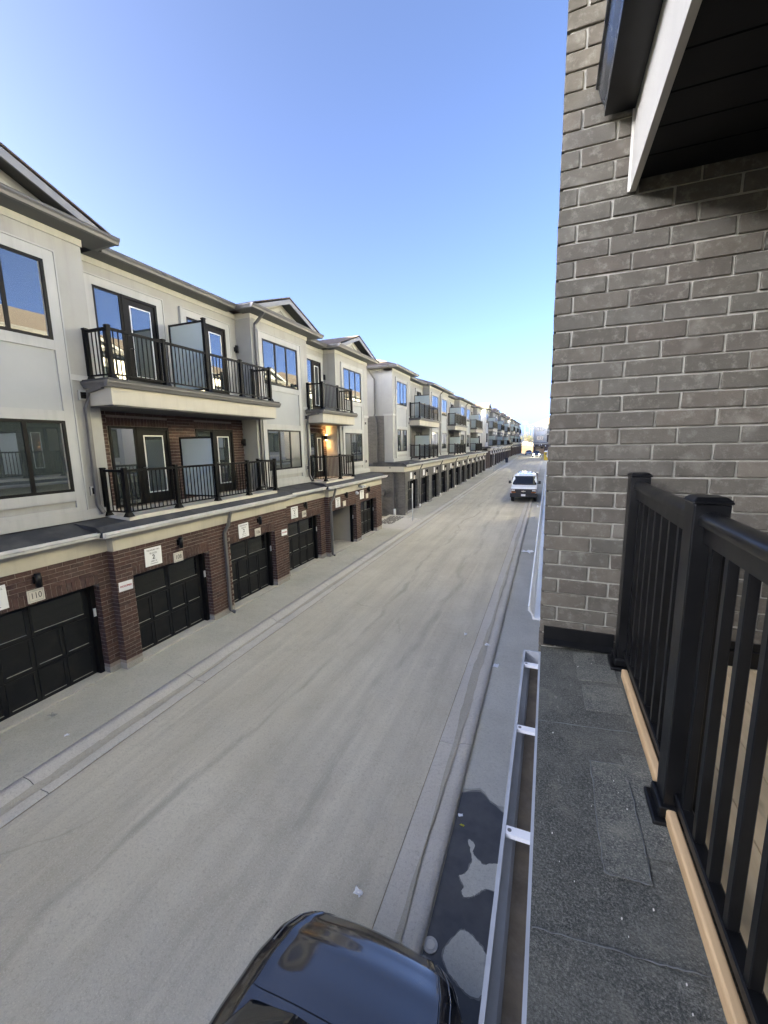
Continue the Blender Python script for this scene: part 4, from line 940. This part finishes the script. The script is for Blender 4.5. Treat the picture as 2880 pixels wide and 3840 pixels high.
def car_pt(y, t, off=0.0):
    """t: 0 sill, 1 centre line of the top"""
    hw, zt = lerp_tab(HWT, y), lerp_tab(ZTT, y); zs = 0.22 if -0.15 > y > -4.4 else 0.30
    ctl = [(0.90*hw, zs), (0.985*hw, zs+0.10), (hw, zs+0.30 if zs+0.30 < zt-0.2 else zt-0.2), (0.985*hw, zt-0.13), (0.945*hw, zt-0.055), (0.86*hw, zt-0.018), (0.78*hw, zt+0.004), (0.70*hw, zt-0.002), (0.45*hw, zt+0.020), (0.22*hw, zt+0.031), (0.0, zt+0.034)]
    k = t*(len(ctl)-1); i = min(int(k), len(ctl)-2); f = k-i
    p0, p1, p2, p3 = ctl[max(i-1, 0)], ctl[i], ctl[i+1], ctl[min(i+2, len(ctl)-1)]
    def cr(j): return 0.5*((2*p1[j]) + (-p0[j]+p2[j])*f + (2*p0[j]-5*p1[j]+4*p2[j]-p3[j])*f*f + (-p0[j]+3*p1[j]-3*p2[j]+p3[j])*f**3)
    x, z = cr(0), cr(1)
    if off:
        z += off*(0.3+0.7*t); x += off*(1-t)
    return x, z
def sedan(name, label, loc, rz, mat, lit=False, fine=False):
    r = thing(name, label, 'car', loc, rz)
    ny, nt_ = (90, 34) if fine else (44, 16)
    ys = [-4.6*(i/ny)**1.35 for i in range(ny+1)]; ts = [i/nt_ for i in range(nt_+1)]
    def patch(ys_, t0, t1, off, both=True, n=12):
        m = MB(); tt = [t0+(t1-t0)*i/n for i in range(n+1)]
        rows = []
        for y in ys_:
            L = [(-car_pt(y, t, off)[0], y, car_pt(y, t, off)[1]) for t in tt]; Rr = [(-p[0], p[1], p[2]) for p in reversed(L)]
            rows.append((L, Rr))
        if both: m.grid([a+b[1:] for a, b in rows])
        return m, rows
    m = MB(); rows = []
    for y in ys:
        L = [(-car_pt(y, t)[0], y, car_pt(y, t)[1]) for t in ts]; rows.append(L+[(-p[0], p[1], p[2]) for p in reversed(L)][1:])
    m.grid(rows); m.face(rows[0]); m.face(list(reversed(rows[-1])))
    body = m.build('body', mat, r, fix=True)
    hy = [-0.085-0.76*i/20 for i in range(21)]
    m, _ = patch(hy, 0.615, 1.0, 0.007); hood = m.build('hood', mat, r)
    for s in (-1, 1):
        q = MB(); q.tube([(s*car_pt(y, 0.606, 0.003)[0], y, car_pt(y, 0.606, 0.003)[1]) for y in hy], 0.0045, 6); q.build('hood_gap', M['plastic'], r)
    q = MB(); q.tube([(t*lerp_tab(HWT, -0.08)*0.80, -0.083, car_pt(-0.083, 1-abs(t)*0.36, 0.003)[1]) for t in [k/8-1 for k in range(17)]], 0.0045, 6); q.build('hood_gap', M['plastic'], r)
    for s in (-1, 1):
        q = MB(); rr = []
        for i in range(9):
            y = -0.075-0.40*i/8; rr.append([(s*car_pt(y, 0.36+0.018*i*0.6+0.016*j, 0.005)[0], y, car_pt(y, 0.36+0.018*i*0.6+0.016*j, 0.005)[1]) for j in range(7)])
        q.grid(rr); hl = q.build('headlight', M['car_glass'] if fine else M['lens'], r)
        q = MB(); q.tube([(s*car_pt(y, 0.475+0.0015*i, 0.008)[0], y, car_pt(y, 0.475+0.0015*i, 0.008)[1]) for i, y in enumerate([-0.06-0.05*k for k in range(10)])], 0.006, 6); q.build('chrome_strip', M['rim'], hl)
        if lit:
            em, nt2, b2 = new_mat('lit_headlight'); b2.inputs['Emission Color'].default_value = (1, 0.97, 0.9, 1); b2.inputs['Emission Strength'].default_value = 9
            q = MB(); q.tube([(s*0.62, -0.02, 0.62), (s*0.63, -0.20, 0.62)], 0.13, 12); q.build('lamp', em, hl)
    q = MB(); q.box(-0.42, 0.42, -0.06, 0.012, 0.42, 0.58); bevel(q.build('grille', M['plastic'], r), 0.02, 2)
    q = MB(); q.box(-0.26, 0.26, -0.02, 0.02, 0.30, 0.40); q.build('licence_plate', M['sign'], r)
    # greenhouse: sloping glass all round with a painted roof
    yb = [(-0.84, 0.30), (-0.93, 0.66), (-1.15, 0.775), (-3.55, 0.775), (-3.95, 0.62), (-4.02, 0.3)]
    yt = [(-1.72, 0.25), (-1.76, 0.50), (-1.85, 0.575), (-3.20, 0.575), (-3.36, 0.48), (-3.40, 0.25)]
    m = MB(); lo = [(-x, y, lerp_tab(ZTT, y)+0.0) for y, x in yb]; hi = [(-x, y, 1.40) for y, x in yt]
    lo = lo+[(-x, y, z) for x, y, z in reversed(lo)]; hi = hi+[(-x, y, z) for x, y, z in reversed(hi)]
    m.grid([lo+[lo[0]], [((a[0]*0.4+b[0]*0.6), (a[1]*0.45+b[1]*0.55), a[2]*0.42+b[2]*0.58+0.03) for a, b in zip(lo, hi)]+[((lo[0][0]*0.4+hi[0][0]*0.6), lo[0][1]*0.45+hi[0][1]*0.55, lo[0][2]*0.42+hi[0][2]*0.58+0.03)], hi+[hi[0]]])
    m.build('windows', M['car_glass'], r)
    m = MB(); m.grid([[(x*f, y if abs(f) > 0.9 else y, 1.40+0.045*(1-f*f)) for x, y, z in hi]+[(hi[0][0]*f, hi[0][1], 1.40+0.045*(1-f*f))] for f in (1.01, 0.75, 0.4, 0.02)]); m.build('roof', mat, r)
    for s in (-1, 1):
        q = MB(); q.box(min(s*0.80, s*1.0), max(s*0.80, s*1.0), -1.55, -1.42, 1.0, 1.12); bevel(q.build('mirror', mat, r), 0.03, 3)
        for y in (-0.92, -3.65): wheel(r, s*0.915, y, 0.325)
    return r
def car_at(name, label, x, y, rz, mat, lit=False, fine=False):
    return sedan(name, label, (x, y, g(y-1.5 if abs(rz) < 1 else y+1.5)+0.02), rz, mat, lit, fine)
car_at('parked_car', 'dark slate car whose glossy hood juts in at the bottom edge', -1.27, 2.86, 0, paint('midnight_paint', (0.115, 0.108, 0.105), 0.75, 0.13, False), fine=True)
car_at('parked_car', 'silver blue car at the far end of the lane, left of the dark one', -5.33, 127.0, math.pi, paint('silver_blue_paint', (0.22, 0.26, 0.33), 0.6, 0.3))
car_at('driven_car', 'dark car with bright white headlights far down the lane', -2.70, 109.2, math.pi, paint('charcoal_paint', (0.03, 0.035, 0.045), 0.4, 0.25), lit=True)

def van(loc, rz=0):
    r = thing('cargo_van', 'white cargo van with black grille parked on the right of the lane', 'van', loc, rz)
    wh = paint('van_white', (0.84, 0.86, 0.87), 0.0, 0.4)
    prof = [(0.10, 0.52), (0.04, 0.78), (0.10, 1.02), (0.24, 1.12), (0.62, 1.21), (0.98, 1.27), (1.10, 1.36), (1.42, 1.72), (1.66, 1.93), (1.86, 2.02), (2.3, 2.07), (5.4, 2.08), (5.62, 2.02), (5.68, 1.6), (5.68, 0.42), (4.95, 0.40), (0.9, 0.40)]
    def hw(z): return 0.985 if z <= 1.0 else (0.985-0.03*(z-1.0)/0.3 if z < 1.3 else 0.955-0.10*((z-1.3)/0.78)**1.6)
    m = MB(); xs = [-1, -0.93, -0.8, -0.45, 0, 0.45, 0.8, 0.93, 1]
    rows = []
    for y, z in prof+[prof[0]]:
        row_ = []
        for x in xs:
            k = max(0, abs(x)-0.75)/0.25; yy = y + (0.16*k*k if y < 1.2 else 0); zz = z - (0.07*k*k if z > 1.9 else (0.03*k*k if 1.0 < z < 1.4 and y < 1.1 else 0)) + (0.02*(1-x*x) if z > 1.9 else 0)
            row_.append((x*hw(z), yy, zz))
        rows.append(row_)
    m.grid(rows); m.face([q[0] for q in rows[:-1]]); m.face([q[-1] for q in reversed(rows[:-1])])
    b = m.build('body', wh, r, fix=True); em = b.modifiers.new('split', 'EDGE_SPLIT'); em.split_angle = R(40)
    def wp(f, x):        # point on the windscreen plane: f 0 bottom .. 1 top
        y, z = 1.00+0.66*f, 1.30+0.645*f; k = max(0, abs(x)-0.75)/0.25; return (x*(hw(z)-0.055), y-0.02+0.13*k*k, z+0.018)
    m = MB(); m.grid([[wp(f, x) for x in (-1, -0.9, -0.75, -0.4, 0, 0.4, 0.75, 0.9, 1)] for f in (0, 0.25, 0.5, 0.75, 1.0)]); ws = m.build('windscreen', M['car_glass'], r)
    for s in (-1, 1):
        q = MB(); q.tube([(s*0.62, 1.0, 1.325), (s*0.05, 1.06, 1.39)], 0.012, 6); q.build('wiper', M['plastic'], ws)
    m = MB(); m.box(-0.86, 0.86, 0.015, 0.10, 0.74, 1.04); g_ = bevel(m.build('grille', M['plastic'], r), 0.02, 2)
    m = MB(); m.box(-0.99, 0.99, 0.0, 0.34, 0.42, 0.74); bevel(m.build('front_bumper', M['plastic'], r), 0.04, 3)
    m = MB(); m.box(-0.95, 0.95, 0.10, 0.2, 0.98, 1.07); m.build('grille_surround', M['plastic'], r)
    for s in (-1, 1):
        m = MB(); m.box(min(s*0.62, s*0.93), max(s*0.62, s*0.93), -0.005, 0.12, 0.90, 1.05); h = bevel(m.build('headlight_housing', M['plastic'], r), 0.02, 2)
        for k in (0.70, 0.84):
            m = MB(); m.tube([(s*k, -0.018, 0.975), (s*k, 0.02, 0.975)], 0.062, 14); m.build('headlight', M['lens'], h)
        m = MB(); m.box(min(s*0.58, s*0.94), max(s*0.58, s*0.94), -0.012, 0.11, 0.79, 0.86); bevel(m.build('turn_signal', M['amber'], r), 0.01, 1)
        m = MB(); m.box(min(s*1.03, s*1.22), max(s*1.03, s*1.22), 1.18, 1.30, 1.38, 1.62); mr = bevel(m.build('mirror', M['plastic'], r), 0.03, 2)
        m = MB(); m.tube([(s*0.95, 1.30, 1.42), (s*1.06, 1.25, 1.44)], 0.025, 6); m.build('mirror_arm', M['plastic'], mr)
        m = MB(); m.prism([(1.42, 1.36), (1.98, 1.36), (1.98, 1.86), (1.76, 1.86)], 'x', s*0.885, s*0.955); m.build('door_window', M['car_glass'], r)
        for y in (1.02, 4.45): wheel(r, s*0.965, y, 0.375, 0.24)
    m = MB(); c = 0.055; z = 0.90      # bow-tie badge
    m.prism([(-0.16, z-0.03), (-0.16, z+0.03), (-0.06, z+0.03), (-0.05, z+c), (0.05, z+c), (0.06, z+0.03), (0.16, z+0.03), (0.16, z-0.03), (0.06, z-0.03), (0.05, z-c), (-0.05, z-c), (-0.06, z-0.03)], 'y', -0.005, 0.02); m.build('badge', M['chrome'], g_)
    m = MB(); m.box(-0.16, 0.16, -0.012, 0.01, 0.52, 0.68); m.build('licence_plate', M['sign'], r)
    for i in range(5):
        x = -0.56+0.28*i; m = MB(); m.box(x-0.045, x+0.045, 2.2, 5.2, 2.07, 2.108); bevel(m.build('roof_rib', wh, r), 0.015, 1)
    return r
van((-1.66, 33.45, g(34.5)+0.01))

# ------------------------------------------------------------------ small things along the lane
def post_sign(label, x, y, top, wpanel, base=True):
    o = thing('sign_post', label, 'sign post', (x, y, g(y)+0.06)); h = top-(g(y)+0.06)
    m = MB(); m.tube([(0, 0, -0.05), (0, 0, h)], 0.03, 6); m.build('pole', M['gutter_lite'], o)
    m = MB(); m.box(-0.015, 0.0, -wpanel/2, wpanel/2, h-0.62, h-0.05); m.build('sign_panel', M['gutter'], o) if wpanel else None
    return o
post_sign('thin pale sign post in front of the first grey brick garage', -7.73, 24.26, -2.42, 0.30)
post_sign('far pale sign post before the third townhouse row', -7.50, 63.7, -1.49, 0.35)
o = thing('yellow_bin', 'tall yellow container with pale lid past the van on the right', 'container', (-0.42, 94.5, g(94.5)+0.02))
m = MB(); m.box(-0.40, 0.45, -0.4, 0.4, 0, 1.75); bevel(m.build('box', simple('yellow_plastic', (0.62, 0.42, 0.03), 0.45, 0.08, 3), o), 0.04, 2)
m = MB(); m.hexa([(-0.43, -0.43, 1.75), (0.48, -0.43, 1.75), (0.48, 0.43, 1.75), (-0.43, 0.43, 1.75), (-0.25, -0.25, 2.0), (0.3, -0.25, 2.0), (0.3, 0.25, 2.0), (-0.25, 0.25, 2.0)]); m.build('lid', M['white'], o)
m = MB(); m.box(-0.2, 0.2, -0.43, -0.40, 1.2, 1.45); m.build('flap', M['plastic'], o)
o = thing('wheeled_bin', 'dark blue wheeled bin on the left apron by the far garages', 'bin', (-7.55, 85.0, g(85)+0.06))
m = MB(); m.hexa([(-0.22, -0.25, 0.05), (0.22, -0.25, 0.05), (0.22, 0.25, 0.05), (-0.22, 0.25, 0.05), (-0.28, -0.33, 0.95), (0.28, -0.33, 0.95), (0.28, 0.33, 0.95), (-0.28, 0.33, 0.95)]); m.build('tub', simple('navy_plastic', (0.015, 0.022, 0.045), 0.5, 0.1, 4), o)
m = MB(); m.box(-0.30, 0.30, -0.36, 0.36, 0.95, 1.02); bevel(m.build('lid', M['plastic'], o), 0.02, 2)
for s in (-1, 1):
    m = MB(); m.tube([(s*0.2, 0.26, 0.1), (s*0.26, 0.26, 0.1)], 0.1, 12); m.build('wheel', M['tyre'], o)
# concrete pad, gravel bed and stick between the two rows
m = MB(); pts = [(-9.6, 21.7), (-7.36, 21.7), (-7.36, 24.9), (-8.7, 25.6), (-9.6, 25.6)]
m.face([(x, y, g(y)+0.066) for x, y in pts]); struct(m.build('concrete_pad', M['kerb']))
m = MB(); random.seed(5)
for i in range(420):
    x, y = random.uniform(-9.55, -8.62), random.uniform(22.9, 25.3)
    if y > 25.3-(x+8.62)*-0.6: pass
    s = random.uniform(0.02, 0.045); z = g(y)+0.075
    m.hexa([(x-s, y-s, z-0.02), (x+s, y-s*0.8, z-0.02), (x+s*0.9, y+s, z-0.02), (x-s, y+s*0.9, z-0.02), (x-s*.5, y-s*.5, z+s*.7), (x+s*.5, y-s*.4, z+s*.6), (x+s*.4, y+s*.5, z+s*.8), (x-s*.5, y+s*.4, z+s*.6)])
gv = stuff(m.build('gravel', simple('gravel_stone', (0.20, 0.19, 0.175), 0.9, 0.35, 20))); gv['label'] = 'grey gravel bed at the foot of the grey end wall'; gv['category'] = 'gravel'
o = thing('timber_batten', 'pale timber batten lying across the apron by the sign post', 'timber', (-8.0, 24.96, g(24.96)+0.08), math.atan2(24.4-25.52, -7.22+8.79))
m = MB(); m.box(-0.95, 0.95, -0.04, 0.04, -0.012, 0.03); m.build('batten', M['stone'], o)
# wet concrete beside the right kerb with dry islands left standing in it
def smooth_poly(p, n=6):
    out = []
    for i in range(len(p)):
        a, b, c, d = [Vector((*p[(i+k) % len(p)], 0)) for k in (-1, 0, 1, 2)]
        for j in range(n):
            t = j/n; q = 0.5*((2*b)+(-a+c)*t+(2*a-5*b+4*c-d)*t*t+(-a+3*b-3*c+d)*t**3); out.append((q.x+random.uniform(-.006, .006), q.y+random.uniform(-.006, .006)))
    return out
def flat(name, poly, dz, mat):
    import bmesh
    me = bpy.data.meshes.new(name); bm = bmesh.new(); vv = [bm.verts.new((x, y, g(y)+dz)) for x, y in poly]; f = bm.faces.new(vv); bmesh.ops.triangulate(bm, faces=[f])
    for f in bm.faces:
        if f.normal.z < 0: f.normal_flip()
    bm.to_mesh(me); bm.free(); me.materials.append(mat); return struct(put(name, me))
random.seed(3)
wp_ = [(-0.955, 5.27)] + [(-0.90, 5.30), (-0.80, 5.35), (-0.70, 5.38), (-0.62, 5.33), (-0.55, 5.25), (-0.46, 5.21), (-0.38, 5.15), (-0.28, 5.12), (-0.15, 5.0), (0.0, 4.9), (0.2, 4.8), (0.22, 2.2), (-0.955, 2.2)]
M['damp'] = simple('damp_concrete', (0.20, 0.19, 0.165), 0.7, 0.25, 6, bmp=0.3, bscale=50)
def grow(p, d):
    cx, cy = sum(q[0] for q in p)/len(p), sum(q[1] for q in p)/len(p); out = []
    for x, y in p:
        L = math.hypot(x-cx, y-cy); f = d*random.uniform(0.4, 1.5); out.append((x+(x-cx)/L*f, y+(y-cy)/L*f))
    return out
M['damp2'] = simple('drying_concrete', (0.36, 0.345, 0.29), 0.85, 0.25, 7, bmp=0.3, bscale=50)
flat('drying_margin', [(max(-0.957, x), y) for x, y in grow(wp_, 0.075)], 0.0212, M['damp2'])
flat('damp_margin', [(max(-0.956, x), y) for x, y in grow(wp_, 0.03)], 0.0235, M['damp'])
flat('wet_patch', wp_, 0.0265, M['wet'])
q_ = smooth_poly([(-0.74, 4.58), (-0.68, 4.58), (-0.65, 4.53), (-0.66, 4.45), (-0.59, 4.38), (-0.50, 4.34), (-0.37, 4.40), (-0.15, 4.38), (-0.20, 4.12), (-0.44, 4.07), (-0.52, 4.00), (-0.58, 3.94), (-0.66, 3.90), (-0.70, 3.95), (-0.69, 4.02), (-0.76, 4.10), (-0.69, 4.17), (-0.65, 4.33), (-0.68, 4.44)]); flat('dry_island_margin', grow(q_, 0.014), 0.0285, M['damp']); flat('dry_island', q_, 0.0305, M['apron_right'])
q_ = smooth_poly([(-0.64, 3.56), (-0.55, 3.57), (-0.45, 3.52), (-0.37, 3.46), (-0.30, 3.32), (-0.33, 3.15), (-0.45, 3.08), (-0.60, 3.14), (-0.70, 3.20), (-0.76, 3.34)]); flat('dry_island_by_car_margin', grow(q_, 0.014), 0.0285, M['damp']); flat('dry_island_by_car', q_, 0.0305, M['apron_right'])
o = thing('valve_cover', 'small round pale valve cover in the wet patch by the kerb', 'cover', (-0.90, 3.33, g(3.3)+0.026))
m = MB(); m.tube([(0, 0, 0), (0, 0, 0.012)], 0.075, 20); m.build('ring', M['kerb'], o); m = MB(); m.tube([(0, 0, 0.012), (0, 0, 0.016)], 0.045, 16); m.build('cap', M['stone'], o)
# litter: each scrap is a crumpled sheet
def scrap(label, x, y, dz, s, mat, seed):
    rr = random.Random(seed); m = MB(); n = 5
    m.grid([[(s*(i/n-0.5)*1.5+rr.uniform(-.15, .15)*s, s*(j/n-0.5)+rr.uniform(-.15, .15)*s, abs(rr.gauss(0.0, 0.16))*s) for i in range(n+1)] for j in range(n+1)], smooth=False)
    o = put('paper_scrap', m.mesh('paper_scrap', mat), None, (x, y, g(y)+dz), rr.uniform(0, 3)); tag(o, label, 'litter', 'scraps of litter')
for i, (lb, x, y, dz, s, mt) in enumerate((
    ('crumpled white paper on the right kerb channel, nearest of two', -1.17, 9.78, 0.04, 0.11, M['sign']),
    ('white paper scrap lying out on the lane left of the kerb', -1.82, 10.24, 0.008, 0.07, M['sign']),
    ('flattened white scrap just outside the right kerb', -0.89, 8.9, 0.03, 0.11, M['sign']),
    ('yellow scrap on the wet concrete', -0.85, 4.76, 0.03, 0.035, simple('yellow_scrap', (0.55, 0.50, 0.05), 0.6, 0.1, 9)),
    ('curled white plastic strip on the wet concrete', -0.90, 4.90, 0.03, 0.04, M['sign']),
    ('white sheet on the right apron before the gutter', -0.70, 18.9, 0.03, 0.32, M['sign']),
    ('white scrap on the apron beyond the sheet', -0.68, 27.4, 0.03, 0.20, M['sign']),
    ('white scrap beside the van front wheel', -0.45, 31.6, 0.03, 0.28, M['sign']),
    ('white fleck on the left apron below garage 110', -7.74, 4.02, 0.066, 0.05, M['sign']),
    ('clod of dirt on the sill edge below garage 110', -8.60, 4.28, 0.066, 0.09, M['dust']),
    ('chalky white smear on the lane before the car', -1.81, 3.54, 0.006, 0.07, M['sign']))):
    scrap(lb, x, y, dz, s, mt, 40+i)
# chips on the skirt roof
m = MB(); rr = random.Random(9)
for i in range(26):
    x, y = rr.uniform(0.03, 0.38), rr.uniform(0.75, 2.5); s = rr.uniform(0.0008, 0.0022); z = mz(x)+0.0165
    m.hexa([(x-s, y-s*2, z-.002), (x+s, y-s, z-.002), (x+s, y+s*2, z-.002), (x-s, y+s, z-.002), (x-s*.6, y-s, z+s*.5), (x+s*.6, y-s, z+s*.5), (x+s*.6, y+s, z+s*.5), (x-s*.6, y+s, z+s*.5)])
stuff(hb(m, 'wood_chips', M['stone']))

# ------------------------------------------------------------------ far end: earth bank, trees, poles
random.seed(21)
mb = MB(); rows = []
for i in range(18):
    y = 164+i*4.0; rowp = []
    for j in range(40):
        x = -60+j*3.0; t = min(1, max(0, (y-166)/16.0)); h = 3.0*t*t*(3-2*t)*(0.85+0.25*math.sin(x*0.21)+0.12*math.sin(x*0.63+y*0.2))
        rowp.append((x+random.uniform(-.6, .6), y+random.uniform(-.6, .6), g(y)-0.06+h+random.uniform(-.12, .12)*t))
    rows.append(rowp)
mb.grid(rows); struct(mb.build('earth_bank', M['earth']))
def leaf_mat(name, a, b):
    m, nt, bs = new_mat(name); rn = N(nt, 'ShaderNodeNewGeometry').outputs['Random Per Island']
    nt.links.new(ramp(nt, rn, [(0.0, a), (1.0, b)]), bs.inputs['Base Color']); bs.inputs['Roughness'].default_value = 0.7; return m
M['leaf'] = leaf_mat('spring_leaves', (0.028, 0.034, 0.009), (0.055, 0.050, 0.015)); M['bark'] = simple('bark', (0.032, 0.025, 0.019), 0.9, 0.3, 6)
def tree(label, x, y, z, h, r, seed, dens=420):
    rr = random.Random(seed); o = thing('tree', label, 'tree', (x, y, z), 0, 'trees behind the earth bank')
    m = MB(); m.tube([(0, 0, 0), (0.05*h*rr.uniform(-1, 1), 0, h*0.45), (0.1*r, 0, h*0.85)], [0.035*h, 0.022*h, 0.006*h], 7)
    tips = []
    for k in range(8):
        t = rr.uniform(0.35, 0.75); a = rr.uniform(0, 6.28); e = (math.cos(a)*r*rr.uniform(.5, .9), math.sin(a)*r*rr.uniform(.5, .9), h*(t+rr.uniform(.12, .28))); tips.append(e)
        m.tube([(0, 0, h*t*0.8), (e[0]*.5, e[1]*.5, h*t+0.3*(e[2]-h*t)), e], [0.014*h, 0.009*h, 0.003*h], 5)
    m.build('trunk', M['bark'], o)
    c = MB()
    for i in range(dens):
        t = rr.choice(tips+[(0, 0, h*0.9)]); q = r*0.42
        p = Vector((t[0]+rr.gauss(0, q*.6), t[1]+rr.gauss(0, q*.6), t[2]+rr.gauss(0, q*.5))); s = rr.uniform(0.06, 0.13)*r*0.55
        u = Vector((rr.uniform(-1, 1), rr.uniform(-1, 1), rr.uniform(-1, 1))).normalized(); v = u.orthogonal().normalized()
        c.face([p-u*s, p+v*s*.6, p+u*s, p-v*s*.6])
    c.build('crown', M['leaf'], o)
for i, (lb, x, y, h, r) in enumerate((('leftmost bushy tree above the far earth bank', -13.6, 226, 4.6, 2.6), ('tree between the first and second far poles', -10.6, 224, 5.4, 2.6), ('broad tree behind the middle far pole', -8.6, 232, 4.6, 2.8), ('low bushy tree against the corner house', -6.4, 222, 4.0, 2.4), ('small tree at the left end of the bank behind the last row', -16.5, 236, 5.0, 2.8))):
    tree(lb, x, y, -1.9, h, r, 60+i)
def pole(label, x, y, top, arm=1.4):
    o = thing('utility_pole', label, 'utility pole', (x, y, -2.2), 0, 'utility poles on the skyline'); h = top+2.2
    m = MB(); m.tube([(0, 0, 0), (0, 0, h)], [0.19, 0.13], 8); m.build('pole', M['bark'], o)
    for k in (0.3, 1.5):
        m = MB(); m.box(-arm, arm, -0.07, 0.07, h-k-0.09, h-k+0.09); ar = m.build('crossarm', M['bark'], o)
        for s in (-0.9, -0.45, 0.45, 0.9):
            m = MB(); m.tube([(s*arm, 0, h-k+0.09), (s*arm, 0, h-k+0.35)], 0.05, 6); m.build('insulator', M['gutter'], ar)
    return o
pole('tallest utility pole, leftmost on the skyline', -13.0, 255, 11.7); pole('middle utility pole right of the tallest', -10.9, 262, 10.2); pole('rightmost utility pole beside the corner house roof', -9.3, 262, 9.0); pole('short utility pole between the tall ones', -13.6, 283, 6.2, 1.0)
o = thing('roadside_sign', 'white board on two legs on top of the earth bank', 'sign', (-9.25, 186.5, -1.15))
m = MB(); m.box(-0.8, 0.8, -0.03, 0.03, 0.35, 1.15); m.build('board', M['sign'], o)
for s in (-0.6, 0.6):
    m = MB(); m.box(s-0.05, s+0.05, 0.03, 0.1, -0.5, 1.1); m.build('leg', M['bark'], o)
